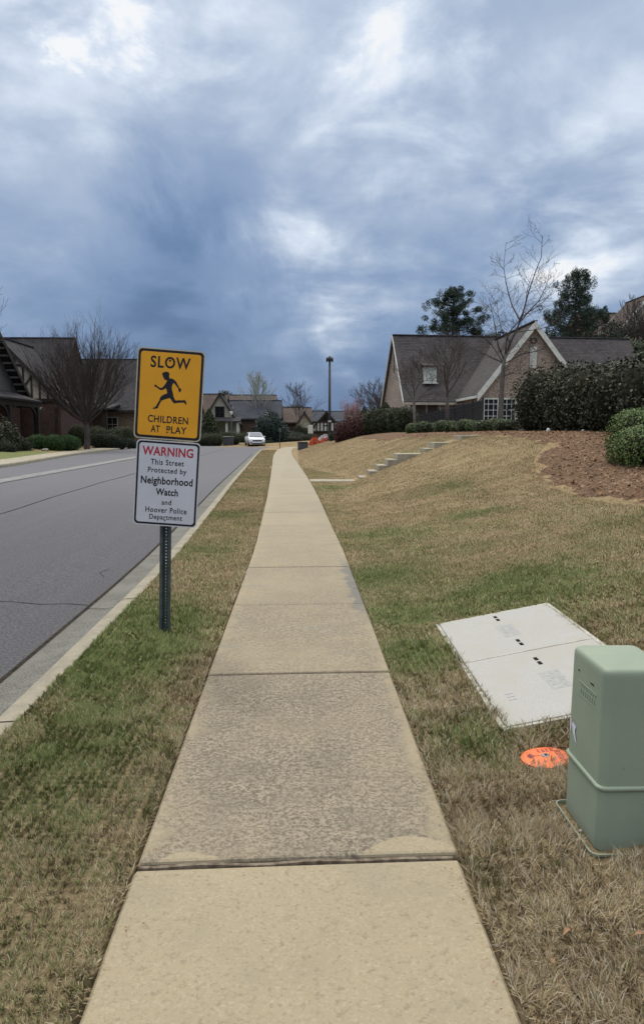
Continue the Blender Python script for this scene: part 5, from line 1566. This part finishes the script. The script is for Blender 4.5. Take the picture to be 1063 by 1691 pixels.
def rrect(w_, h_, r_, n=6):
    pts = []
    for cx, cy, a0 in ((w_ / 2 - r_, h_ / 2 - r_, 0), (-w_ / 2 + r_, h_ / 2 - r_, 90), (-w_ / 2 + r_, -h_ / 2 + r_, 180), (w_ / 2 - r_, -h_ / 2 + r_, 270)):
        for k in range(n + 1):
            a = R(a0 + 90 * k / n); pts.append((cx + r_ * math.cos(a), cy + r_ * math.sin(a)))
    return pts


def slab(name, pts, T3, d0, d1, m_, parent):
    mb = MB(); n_ = len(pts)
    mb.add([T3(x, y, d0) for x, y in pts] + [T3(x, y, d1) for x, y in pts], [list(reversed(range(n_))), list(range(n_, 2 * n_))] + [[i, (i + 1) % n_, n_ + (i + 1) % n_, n_ + i] for i in range(n_)])
    return mb.build(name, m_, parent)


def plate(name, corners, roll, label, face_m, rim_m, line_w):
    TL, TR, BL, BR = [at(x, y, YS) for x, y in corners]
    C = (TL + TR + BL + BR) / 4
    W = ((TR - TL).length + (BR - BL).length) / 2; H = ((TL - BL).length + (TR - BR).length) / 2
    rr_ = Vector((math.cos(roll), 0, -math.sin(roll))); uu = Vector((math.sin(roll), 0, math.cos(roll))); nn = Vector((0, -1, 0))
    T3 = lambda x, y, dd: C + rr_ * x + uu * y + nn * dd
    p_ = slab(name, rrect(W, H, .035), T3, -0.002, 0.0, rim_m, ss_)
    slab('border', rrect(W - .018, H - .018, .030), T3, 0.0003, 0.0010, M['sign_k'], p_)
    slab('face', rrect(W - .018 - 2 * line_w, H - .018 - 2 * line_w, .022), T3, 0.0013, 0.0020, face_m, p_)
    p_['label'] = label
    return p_, T3, W, H, C, rr_, uu


up, T3, W1, H1, C1, rr1, uu1 = plate('warning_plate', ((226.5, 571.5), (337.5, 581.5), (222, 721.5), (333, 731.5)), ROLL, 'yellow rectangular plate with running child', M['yellow'], M['sign_edge'], .019)
D_ = 0.0026
AB = lambda a, b, W, H: ((a - .5) * W, (.5 - b) * H)
x, y = AB(.495, .148, W1, H1); text_mesh('SLOW', 'lettering', T3, x, y, .59 * W1, .128 * H1, M['sign_k'], up, .022, D_, 1.12)
x, y = AB(.50, .775, W1, H1); text_mesh('CHILDREN', 'lettering', T3, x, y, .60 * W1, .080 * H1, M['sign_k'], up, .020, D_, 1.08)
x, y = AB(.32, .885, W1, H1); text_mesh('AT', 'lettering', T3, x, y, .135 * W1, .078 * H1, M['sign_k'], up, .020, D_, 1.08)
x, y = AB(.635, .885, W1, H1); text_mesh('PLAY', 'lettering', T3, x, y, .30 * W1, .078 * H1, M['sign_k'], up, .020, D_, 1.08)
run = [(398,430),(425,410),(470,405),(500,415),(508,440),(505,490),(512,510),(545,508),(580,525),(610,555),(635,600),(660,650),(685,668),(690,690),(675,715),(655,718),(655,700),(640,690),(650,675),(635,650),(605,610),(575,578),(560,590),(545,640),(550,690),(565,740),(572,785),(590,830),(610,845),(660,840),(710,842),(740,835),(755,850),(768,880),(765,915),(745,895),(730,878),(660,878),(610,885),(580,890),(560,870),(530,825),(510,808),(470,818),(420,835),(388,845),(378,865),(350,915),(335,955),(320,968),(265,972),(250,965),(285,945),(305,930),(325,890),(355,845),(362,810),(385,775),(430,750),(475,735),(470,700),(455,655),(430,672),(395,688),(360,680),(310,640),(280,632),(280,605),(300,600),(320,622),(370,652),(400,648),(430,615),(455,580),(475,545),(460,530),(440,532),(425,505),(410,480),(402,455)]
S1 = (YS / math.cos(math.atan2(C1.x, YS))) 
P2 = []
for (cx_, cy_) in run:
    q = at(225 + cx_ / 9.243, 570 + cy_ / 9.243, YS) - C1
    P2.append((q.dot(rr1), q.dot(uu1)))
mb = MB(); n_ = len(P2)
area = sum(P2[i][0] * P2[(i + 1) % n_][1] - P2[(i + 1) % n_][0] * P2[i][1] for i in range(n_))
if area < 0: P2.reverse()
import mathutils
tri = mathutils.geometry.tessellate_polygon([[Vector((p[0], p[1], 0)) for p in P2]])
mb.add([T3(p[0], p[1], D_) for p in P2], tri)
mb.build('running_child_symbol', M['sign_k'], up)
# bolts
def bolt(parent, a, b, W, H, m_, r_=.0085):
    x, y = AB(a, b, W, H)
    mb = MB(); n_ = 6
    mb.tube([T3_(x, y, .0025), T3_(x, y, .010)], [r_, r_ * .85], 6); mb.build('bolt', m_, parent)


T3_ = T3
bolt(up, .485, .125, W1, H1, M['sign_k']); bolt(up, .50, .905, W1, H1, M['yellow'], .007)
lp_, T3b, W2_, H2_, C2, rr2, uu2 = plate('watch_plate', ((224, 723.5), (330.5, 733), (221.5, 864.5), (326, 873)), ROLL, 'white rectangular plate with a red WARNING heading', M['sign_w'], M['sign_edge_w'], .015)
T3_ = T3b
def crop_txt(txt, x0, x1, yc, hgt, m_, bold=.010, sp=1.05):
    cx_, cy_ = (x0 + x1) / 2, yc
    q = at(200 + cx_ / 4.975, 550 + cy_ / 4.975, YS) - C2
    k = YS / FOC / 4.975 * 1.01
    text_mesh(txt, 'lettering', T3b, q.dot(rr2), q.dot(uu2), (x1 - x0) * k, hgt * k, m_, lp_, bold, D_, sp)


crop_txt('WARNING', 182, 590, 976, 74, M['sign_r'], .026)
crop_txt('This Street', 248, 515, 1064, 46, M['sign_k'], .016, 1.12)
crop_txt('Protected by', 225, 535, 1137, 56, M['sign_k'], .016, 1.12)
crop_txt('Neighborhood', 168, 585, 1225, 80, M['sign_k'], .026, 1.05)
crop_txt('Watch', 288, 467, 1308, 58, M['sign_k'], .03, 1.08)
crop_txt('and', 335, 412, 1391, 42, M['sign_k'], .016, 1.1)
crop_txt('Hoover Police', 205, 537, 1456, 46, M['sign_k'], .016, 1.12)
crop_txt('Department', 235, 500, 1520, 54, M['sign_k'], .016, 1.12)
bolt(lp_, .48, .17, W2_, H2_, M['sign_w'], .007); bolt(lp_, .50, .93, W2_, H2_, M['sign_k'], .006)

# U-channel post with real punched holes
pb = Vector((sb.x, 5.845, -0.25)); lean = 0.036
ptop = Vector((sb.x + lean * (C1.z + .25), 5.845, C1.z + H1 * .47))
ax_ = (ptop - pb).normalized(); sx3 = ax_.cross(Vector((0, 1, 0))).normalized(); 
PT = lambda x, y, l: pb + sx3 * x + Vector((0, 1, 0)) * y + ax_ * l
Lp = (ptop - pb).length
mb = MB()
hw = .017; hs = .0045; st_ = 0.0255
nh = int(Lp / st_)
for i in range(nh):
    l0, l1 = i * st_, (i + 1) * st_; lm_ = (l0 + l1) / 2
    for (xa, xb, la, lb_) in ((-hw, -hs, l0, l1), (hs, hw, l0, l1), (-hs, hs, l0, lm_ - hs), (-hs, hs, lm_ + hs, l1)):
        mb.quad(PT(xa, .022, la), PT(xb, .022, la), PT(xb, .022, lb_), PT(xa, .022, lb_))
        mb.quad(PT(xa, .026, lb_), PT(xb, .026, lb_), PT(xb, .026, la), PT(xa, .026, la))
for s_ in (-1, 1):
    for (xa, ya, xb, yb) in ((s_ * .017, .024, s_ * .024, -.008), (s_ * .024, -.008, s_ * .045, -.010)):
        dv = Vector((xb - xa, yb - ya, 0)).normalized(); nv = Vector((-dv.y, dv.x, 0)) * .002
        c_ = [(xa - nv.x, ya - nv.y), (xb - nv.x, yb - nv.y), (xb + nv.x, yb + nv.y), (xa + nv.x, ya + nv.y)]
        mb.hexa([PT(u, v, 0) for u, v in c_] + [PT(u, v, Lp) for u, v in c_])
mb.build('post', M['post'], ss_)

# ------------------------------------------------------------------ green pedestal
PX0, PX1, PY0, PY1 = 1.112, 1.392, 2.585, 2.935
pcx, pcy = (PX0 + PX1) / 2, (PY0 + PY1) / 2
pd_ = thing('utility_pedestal', 'square green plastic utility pedestal cut by the right edge of the photo', 'pedestal', (pcx, pcy, 0))
def ring(w_, d_, r_, z, n=7, cx=pcx, cy=pcy):
    return [(cx + x, cy + y, z) for x, y in rrect(w_, d_, r_, n)]
def loft(rings, cap0=True, cap1=True, smooth=True):
    mb = MB(); k = len(rings[0])
    for r_ in rings: mb.v.extend(r_)
    for i in range(len(rings) - 1):
        for j in range(k):
            a = i * k + j; b = i * k + (j + 1) % k
            mb.f.append([a, b, b + k, a + k]); mb.m.append(0); mb.sm.append(smooth)
    if cap0: mb.f.append(list(reversed(range(k)))); mb.m.append(0); mb.sm.append(False)
    if cap1: mb.f.append([(len(rings) - 1) * k + j for j in range(k)]); mb.m.append(0); mb.sm.append(smooth)
    return mb
wb, db = PX1 - PX0, PY1 - PY0
rs_ = []
for z, ins in ((0.030, 0.003), (0.033, 0.0), (0.038, 0.0), (0.06, 0.0), (0.20, 0.0015), (0.45, 0.0045), (0.60, 0.0068), (0.695, 0.0082), (0.704, 0.0084)):
    rs_.append(ring(wb - 2 * ins, db - 2 * ins, .034, z))
for k in range(1, 7):
    a = k / 6 * math.pi / 2
    rs_.append(ring(wb - .018 - 2 * .022 * (1 - math.cos(a)), db - .018 - 2 * .022 * (1 - math.cos(a)), .034 - .010 * (1 - math.cos(a)), 0.71 + .022 * math.sin(a)))
for k, zz in ((.03, .0245), (.10, .030)): rs_.append(ring(wb - .06 - k * 1.2, db - .06 - k * 1.2, .02, 0.71 + zz))
cov = loft(rs_).build('cover', M['ped'], pd_)
rs_ = [ring(wb - 2 * i_, db - 2 * i_, .036, z) for z, i_ in ((.268, .004), (.2705, -.004), (.275, -.0065), (.281, -.0065), (.2855, -.004), (.288, .004))]
loft(rs_, False, False).build('raised_band', M['ped'], pd_)
rs_ = [ring(wb + .045, db + .05, .03, -0.05, cx=pcx - .008, cy=pcy - .012), ring(wb + .045, db + .05, .03, 0.036, cx=pcx - .008, cy=pcy - .012), ring(wb + .058, db + .063, .034, 0.040, cx=pcx - .008, cy=pcy - .012), ring(wb + .058, db + .063, .034, 0.048, cx=pcx - .008, cy=pcy - .012), ring(wb + .046, db + .051, .03, 0.0485, cx=pcx - .008, cy=pcy - .012), ring(wb + .040, db + .046, .03, 0.004, cx=pcx - .008, cy=pcy - .012)]
loft(rs_, True, False, False).build('base_tray', M['ped'], pd_)
loft([ring(wb + .036, db + .042, .03, 0.0, cx=pcx - .008, cy=pcy - .012), ring(wb + .036, db + .042, .03, 0.026, cx=pcx - .008, cy=pcy - .012)], smooth=False).build('gap_shade_fill', M['ped_in'], pd_)  # near-black filler: the shade in the tray gap is put into its colour
# moulded marks on the left face: little raised panel with short bars
mb = MB(); xf = PX0 + .0065
def lf(y0, y1, z0, z1, t_=.0018, sk=0): mb.box(xf - t_, xf + .004, y0, y1, z0, z1)
lf(2.66, 2.84, .557, .560); lf(2.66, 2.84, .610, .613)
for k in range(7): lf(2.675 + k * .022, 2.688 + k * .022, .567, .590)
for k in range(9): lf(2.67 + k * .018, 2.68 + k * .018, .597, .605, .0012)
mb.build('moulded_emblem', M['ped'], pd_)
mb = MB(); lf(2.69, 2.72, .637, .642, .0006); lf(2.83, 2.85, .650, .653, .0006); mb.build('screw_slot', M['hole'], pd_)
mb = MB()
q0 = at(944, 1190, 2.92); q1 = at(943, 1215, 2.92)
mb.add([(PX0 + .0015, 2.875, .425), (PX0 + .0015, 2.835, .418), (PX0 + .0015, 2.848, .395), (PX0 + .0005, 2.822, .352), (PX0 + .0015, 2.845, .358), (PX0 + .0015, 2.868, .385), (PX0 + .0015, 2.880, .405)], ((0, 1, 2, 3, 4, 5, 6),))
mb.add([(PX0 + .0015, 2.900, .43), (PX0 + .0015, 2.884, .435), (PX0 + .0015, 2.888, .375), (PX0 + .0015, 2.899, .38)], ((0, 1, 2, 3),))
mb.build('torn_sticker', M['paper'], pd_)
mb = MB(); mb.tube([(PX0 - .018, 2.70, .043), (PX0 - .018, 2.70, .056)], [.007, .006], 8); mb.build('screw', M['steel'], pd_)

# ------------------------------------------------------------------ vault lids on the slope
vx0, vx1 = 1.120, 1.98
vy = (3.735, 4.82, 5.835)
vs_ = 0.195
def vz(x): return 0.022 + (x - 1.0) * vs_
vt = thing('utility_vault', 'pale grey utility vault cover of two square lids set flush in the sloping lawn', 'utility cover', (1.56, 4.85, vz(1.56)))
mb = MB(); e = .028
for (xa, xb, ya, yb) in ((vx0 - e, vx1 + e, vy[0] - e, vy[0] - .004), (vx0 - e, vx1 + e, vy[2] + .004, vy[2] + e), (vx0 - e, vx0 - .004, vy[0] - .004, vy[2] + .004), (vx1 + .004, vx1 + e, vy[0] - .004, vy[2] + .004)):
    mb.hexa([(xa, ya, vz(xa) - .2), (xb, ya, vz(xb) - .2), (xb, yb, vz(xb) - .2), (xa, yb, vz(xa) - .2), (xa, ya, vz(xa) - .004), (xb, ya, vz(xb) - .004), (xb, yb, vz(xb) - .004), (xa, yb, vz(xa) - .004)])
mb.build('collar', M['vault_edge'], vt)
nrmv = Vector((-vs_, 0, 1)).normalized()
for i in range(2):
    ya, yb = vy[i] + .002, vy[i + 1] - .002
    mb = MB(); xa, xb = vx0, vx1
    mb.hexa([(xa, ya, vz(xa) - .06), (xb, ya, vz(xb) - .06), (xb, yb, vz(xb) - .06), (xa, yb, vz(xa) - .06), (xa, ya, vz(xa)), (xb, ya, vz(xb)), (xb, yb, vz(xb)), (xa, yb, vz(xa))])
    ld = mb.build('lid', M['vault'], vt); bevel(ld, .006)
    ld['label'] = 'nearer square lid' if i == 0 else 'farther square lid'
    Tl = lambda x, y, dd: Vector((x, y, vz(x))) + nrmv * dd
    def patch(name, x0, x1, y0, y1, dd, m_):
        mb = MB(); mb.hexa([Tl(x0, y0, -.002), Tl(x1, y0, -.002), Tl(x1, y1, -.002), Tl(x0, y1, -.002), Tl(x0, y0, dd), Tl(x1, y0, dd), Tl(x1, y1, dd), Tl(x0, y1, dd)])
        return mb.build(name, m_, ld)
    ym = (ya + yb) / 2
    cxl = 1.545
    # lifting slots: pairs of dark holes
    for yc in ((ya + .86,) if i == 0 else (ya + .20, ya + .86)):
        for dy in (-.042, .042):
            patch('lifting_slot', cxl - .012, cxl + .012, yc + dy - .030, yc + dy + .030, .0012, M['hole'])
    # faint moulded wording panel: short bars in a darker grey
    mb = MB()
    y0 = ya + .36
    mb.hexa([Tl(a, b, c) for c in (-.004, .0004) for a, b in ((cxl - .062, y0 - .0), (cxl + .06, y0), (cxl + .06, y0 + .30), (cxl - .062, y0 + .30))])
    for r_ in range(2):
        n_c = (9, 6)[r_]
        for k in range(n_c):
            xw = cxl + .028 - r_ * .05
            yk = y0 + .27 - k * .030 - (9 - n_c) * .012
            mb.hexa([Tl(a, b, c) for c in (-.001, .0012) for a, b in ((xw - .014, yk - .009), (xw + .014, yk - .009), (xw + .014, yk + .006), (xw - .014, yk + .006))])
    mb.build('moulded_wording', M['mark'], ld)
    if i == 1: patch('lip', vx0 + .002, vx1 - .002, ya - .008, ya + .008, .0025, M['vault_edge'])
mb = MB()
for k in range(3):
    yk = 4.06 + k * .045
    mb.hexa([Tl(a, b, c) for c in (-.001, .0012) for a, b in ((vx0 + .10, yk), (vx0 + .145, yk), (vx0 + .145, yk + .012), (vx0 + .10, yk + .012))])
mb.build('corner_mark', M['mark'], vt)
vt.rotation_euler = (0, 0, R(-1.2))

# ------------------------------------------------------------------ orange marker disc
dc = (hit(901, 1253)); dr = .118
do = thing('marker_disc', 'round orange plastic marker disc with faded wording lying in the dry grass', 'marker', (dc.x, dc.y, dc.z))
zd = dc.z + .008; tl = .10
Td = lambda x, y, dd: Vector((dc.x + x, dc.y + y, zd + x * tl + dd))
n_ = 40
pts = [(dr * math.cos(2 * math.pi * k / n_), dr * .93 * math.sin(2 * math.pi * k / n_)) for k in range(n_)]
mb = MB()
mb.add([Td(x, y, -.012) for x, y in pts] + [Td(x, y, 0) for x, y in pts] + [Td(x * .9, y * .9, .004) for x, y in pts],
       [list(reversed(range(n_)))] + [[i, (i + 1) % n_, n_ + (i + 1) % n_, n_ + i] for i in range(n_)] + [[n_ + i, n_ + (i + 1) % n_, 2 * n_ + (i + 1) % n_, 2 * n_ + i] for i in range(n_)] + [list(range(2 * n_, 3 * n_))])
db_ = mb.build('disc', M['orange'], do)
def ink(name, rects, rot=0):
    mb = MB(); c, s_ = math.cos(R(rot)), math.sin(R(rot))
    for (x0, x1, y0, y1) in rects:
        q = [(x0, y0), (x1, y0), (x1, y1), (x0, y1)]
        q = [(a * c - b * s_, a * s_ + b * c) for a, b in q]
        mb.hexa([Td(a, b, .0035) for a, b in q] + [Td(a, b, .0048) for a, b in q])
    return mb.build(name, M['orange_ink'], do)


rc = []
for k in range(4):     # four block letters along the far side
    x = -.022 + k * .020
    rc += [(x, x + .004, .048, .080), (x, x + .013, .076, .080), (x, x + .012, .062, .066), (x + (.009 if k % 2 else 0), x + (.013 if k % 2 else .004), .048, .066), (x, x + .013, .048, .052)]
ink('printed_wording', rc)
rc = []
for k in range(6):     # word running down the right side
    y = .050 - k * .021
    rc += [(.052, .078, y, y + .004), (.052, .056, y - .010, y), (.074, .078, y - .010, y) if k % 2 else (.063, .067, y - .010, y), (.052, .078, y - .012, y - .009)]
ink('printed_wording', rc)
rc = []
for k in range(7):
    a = R(100 + k * 26); x, y = -.062 + .017 * math.cos(a), .018 + .017 * math.sin(a); rc.append((x - .006, x + .006, y - .005, y + .005))
rc += [(-.072, -.050, .012, .025), (-.070, -.024, .014, .019)]
ink('printed_symbol', rc)
mb = MB(); mb.tube([Td(0, .01, .002), Td(0, .01, .0075)], [.021, .019], 14); mb.build('washer', M['steel'], do)
mb = MB(); mb.tube([Td(0.002, .01, .0078), Td(.002, .01, .011)], [.008, .007], 6); mb.build('screw', M['black'], do)

# ------------------------------------------------------------------ grass blades
def blades(name, regions, seed):
    rg = np.random.default_rng(seed)
    XS, YS_, WD, LN = [], [], [], []
    for (x0, x1, y0, y1, dens, wd, ln, side) in regions:
        n = int((x1 - x0) * (y1 - y0) * dens)
        y = rg.uniform(y0, y1, n); x = rg.uniform(x0, x1, n)
        pl = cpath(y) - .605; pr = cpath(y) + .605; rk = rkerb(np.minimum(y, 81))
        if side == 'L': ok = (x > rk + .0) & (x < pl - .012)
        else: ok = (x > pr + .012)
        # frustum with a margin, so a step to the side still finds grass
        ok &= (x > -0.50 * y - 1.0) & (x < 0.50 * y + 1.3) & (y > .9)
        wob = .018 * (vnoise(x, y, 14, 77) - .3)
        ok &= ~((x > vx0 + wob) & (x < vx1 - .004) & (y > vy[0] + wob) & (y < vy[2] - .004))
        ok &= ~((x > PX0 - .055) & (x < PX1 + .05) & (y > PY0 - .065) & (y < PY1 + .04))
        dd = (x - dc.x) ** 2 + (y - dc.y) ** 2
        ok &= ~((dd < (dr * .90) ** 2) & ~((y < dc.y - dr * .38 + .03 * np.sin(x * 70)) & (x < dc.x + .05)))
        ok &= ~((y > 21.95) & (y < 23.1) & (x < 5.45) & (x > 0))
        x, y = x[ok], y[ok]
        # mulch stays bare
        if side == 'R' and y1 > 8:
            inb = np.array([in_bed(a, b) for a, b in zip(x, y)]) if len(x) else np.zeros(0, bool)
            x, y = x[~inb], y[~inb]
        XS.append(x); YS_.append(y); WD.append(np.full(len(x), wd)); LN.append(np.full(len(x), ln))
    x = np.concatenate(XS); y = np.concatenate(YS_); wd = np.concatenate(WD); ln = np.concatenate(LN)
    n = len(x)
    # tufting: pull blades toward clump centres
    cx_ = np.floor(x / .045) + lattice(np.floor(x / .045), np.floor(y / .045), 2); cy_ = np.floor(y / .045) + lattice(np.floor(x / .045), np.floor(y / .045), 4)
    nearm = (y < 6)
    x = np.where(nearm, x * .65 + cx_ * .045 * .35, x); y = np.where(nearm, y * .65 + cy_ * .045 * .35, y)
    pl = cpath(y) - .605; pr = cpath(y) + .605
    x = np.where((x < 0), np.minimum(x, pl - .012), np.maximum(x, pr + .012))
    z = terrain(x, y) - .008
    g = green(x, y)
    gi = rg.random(n) < np.clip(g * 1.25 - .12, .03, .95)
    fl = vnoise(x, y, 7.0, 31) * 6.28 * 1.5 + rg.normal(0, 1.3, n) + rg.uniform(0, 6.28, n) * ss(4, 9, y)            # matted lie direction with scatter
    lie = np.where(gi, rg.uniform(.2, .95, n), rg.uniform(.35, 1.5, n)) * (0.8 + .5 * vnoise(x, y, 4.5, 32))
    L = ln * (1 - .25 * ss(8, 25, y)) * rg.uniform(.55, 1.35, n) * np.where((x > .6) & (y < 4), 1.35, 1.0) * np.where(gi, 1.0, 1.05) * (.75 + .5 * vnoise(x, y, 3.0, 33))
    hgt = L * np.cos(np.minimum(lie, 1.35)); rad = L * np.sin(np.minimum(lie, 1.45))
    ux, uy = np.cos(fl), np.sin(fl)
    px_, py_ = -uy, ux
    w_ = wd * rg.uniform(.7, 1.3, n)
    B = np.stack([x, y, z], 1)
    U = np.stack([ux, uy, 0 * ux], 1); Pp = np.stack([px_, py_, 0 * px_], 1)
    Zv = np.array([0, 0, 1.0])
    mid = B + U * (rad * .38)[:, None] + Zv * (hgt * .62)[:, None]
    tip = B + U * rad[:, None] + Zv * (hgt * np.where(lie > 1.2, .55, 1.0))[:, None] + Zv * .004
    # keep blades from leaning far over the paving and covers
    curl = rg.normal(0, .25, n)[:, None] * L[:, None]
    tip = tip + Pp * curl
    lim_l = (pl + .030)[:, None]; 
    for arr in (mid, tip):
        left = x < 0
        arr[:, 0] = np.where(left, np.minimum(arr[:, 0], pl + .022), np.maximum(arr[:, 0], pr - .022))
    v = np.stack([B - Pp * (w_ / 2)[:, None], B + Pp * (w_ / 2)[:, None], mid + Pp * (w_ * .42)[:, None], mid - Pp * (w_ * .42)[:, None], tip], 1).reshape(-1, 3)
    base_i = np.arange(n) * 5
    loops = np.stack([base_i, base_i + 1, base_i + 2, base_i + 3, base_i + 3, base_i + 2, base_i + 4], 1).ravel()
    starts = (np.arange(n)[:, None] * 7 + np.array([0, 4])[None]).ravel(); tot = np.tile([4, 3], n)
    r1 = rg.random(n)[:, None]; r2 = rg.random(n)[:, None]
    tan = np.array([.31, .24, .135]) * (1 - r1) + np.array([.56, .465, .29]) * r1
    br = np.array([.21, .145, .082]) * (1 - r1) + np.array([.34, .235, .14]) * r1
    dry = np.where(r2 < .26 + .22 * (vnoise(x, y, 2.0, 41)[:, None] - .5), br, tan)
    pale = np.array([.60, .54, .43]); dry = np.where(rg.random(n)[:, None] > .95 - .10 * (x > .6)[:, None] * (y < 4.5)[:, None], pale, dry)
    gr = np.array([.105, .15, .042]) * (1 - r1) + np.array([.25, .30, .10]) * r1
    c = np.where(gi[:, None], gr, dry)
    mean = (np.array([.30, .225, .128]) * (1 - g[:, None]) + np.array([.19, .195, .08]) * g[:, None]) * (0.86 + .28 * vnoise(x, y, 2.2, 51)[:, None])
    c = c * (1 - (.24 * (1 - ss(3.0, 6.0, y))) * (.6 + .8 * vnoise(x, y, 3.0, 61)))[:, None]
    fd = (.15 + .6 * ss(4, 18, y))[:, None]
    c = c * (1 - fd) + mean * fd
    c = np.concatenate([c, np.ones((n, 1))], 1)
    tint = np.repeat(c, 5, 0)
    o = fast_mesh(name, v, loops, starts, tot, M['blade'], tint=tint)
    return o


K = 1.0
gl = blades('grass', [(-2.0, -.6, 1.2, 3.4, 34000 * K, .0034, .032, 'L'), (-2.0, -.6, 3.4, 5.5, 22000 * K, .0045, .038, 'L'), (-2.1, -.6, 5.5, 9, 9000 * K, .006, .040, 'L'),
                      (-2.5, -.6, 9, 16, 8000 * K, .0062, .034, 'L'), (-3.0, -.7, 16, 30, 3800 * K, .009, .034, 'L'), (-3.6, -1.2, 30, 60, 1400 * K, .014, .034, 'L'),
                      (.6, 2.6, 1.2, 3.4, 30000 * K, .0034, .040, 'R'), (.6, 3.9, 3.4, 5.5, 19000 * K, .0045, .038, 'R'), (.6, 5.5, 5.5, 9, 10000 * K, .0052, .032, 'R'),
                      (.5, 8, 9, 16, 5600 * K, .0065, .030, 'R'), (.2, 9, 16, 30, 2200 * K, .010, .030, 'R'), (-.6, 6, 30, 60, 700 * K, .016, .03, 'R')], 9)
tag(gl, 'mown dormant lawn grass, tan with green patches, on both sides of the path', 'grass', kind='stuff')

# pine-straw and dead leaves on the mulch
rg = np.random.default_rng(12)
n = 26000
X_ = rg.uniform(bb_bed[0], 9.5, n); Y_ = rg.uniform(bb_bed[2], 36, n) 
Y_ = 8 + (Y_ - 8) * rg.random(n) ** .5
ok = np.array([in_bed(a + c, b + d_) for a, b, c, d_ in zip(X_, Y_, rg.normal(0, .16, n), rg.normal(0, .35, n))])
X_, Y_ = X_[ok], Y_[ok]
P = np.stack([X_, Y_, terrain(X_, Y_) + .045], 1)
N = np.tile([-.15, 0, 1.0], (len(P), 1))
k_ = int(len(P) * .90)
M['straw'] = mat('pine_straw', leafy((0.11, 0.060, 0.036), (0.27, 0.165, 0.10), (0.46, 0.33, 0.22)), 0.9, 0.1)
o = leaf_mesh('mulch_straw', P[:k_], N[:k_], .05, [M['straw']], asp=.12, rs=2, spread=.35)
tag(o, 'red-brown pine straw strewn over the mulch bed', 'mulch', kind='stuff')
o = leaf_mesh('leaf_litter', P[k_:], N[k_:], .042, [M['leaf_litter']], asp=.6, rs=3, spread=.4)
tag(o, 'fallen dry leaves scattered over the mulch bed', 'leaves', kind='stuff')
# a few single dead leaves in the lawn
for i, (px, py, lb) in enumerate(((935, 1555, 'curled orange-brown dead leaf in the dry grass below the pedestal'), (910, 1607, 'darker dead leaf lying lowest in the dry grass near the bottom edge'), (1055, 1560, 'rusty dead leaf at the right edge below the pedestal'))):
    q = hit(px, py); mb = MB(); a = .6 + i * 1.3; L_ = .021; w_ = .008
    ca, sa = math.cos(a), math.sin(a)
    rows_ = []
    for k in range(5):
        t_ = k / 4; ww = w_ * math.sin(math.pi * (0.08 + .84 * t_)); zz = .026 + .012 * math.sin(t_ * 3)
        for s_ in (-1, 0, 1):
            u, v = (t_ - .5) * 2 * L_, s_ * ww
            rows_.append((q.x + u * ca - v * sa, q.y + u * sa + v * ca, q.z + zz + (0.005 if s_ else 0)))
    mb.add(rows_, [[r * 3 + c, r * 3 + c + 1, r * 3 + c + 4, r * 3 + c + 3] for r in range(4) for c in range(2)], smooth=True)
    tag(mb.build('dead_leaf', M['leaf_litter'], None), lb, 'leaf', 'single dead leaves in the lawn')

# bits of leaf and grit gathered in the gutter and along the walk edge
rg = np.random.default_rng(21)
n = 900
Yd = rg.uniform(2.5, 22, n) ; xo = np.where(rg.random(n) < .8, -.20 - np.abs(rg.normal(0, .035, n)), rg.uniform(-.46, -.2, n))
Xd = rkerb(Yd) + xo
Zd = base(Yd) - .098
n2_ = 420
Y2 = rg.uniform(1.6, 14, n2_); sd = rg.choice([-1, 1], n2_); X2 = sd * (.595 - np.abs(rg.normal(0, .035, n2_)))
P = np.concatenate([np.stack([Xd, Yd, Zd], 1), np.stack([X2 + cpath(Y2), Y2, base(Y2) + .007], 1)])
o = leaf_mesh('litter_bits', P, np.tile([0, 0, 1.0], (len(P), 1)), .0065, [M['straw']], asp=.4, rs=6, spread=.25)
tag(o, 'tiny dry leaf bits gathered in the gutter and along the path edges', 'litter', kind='stuff')
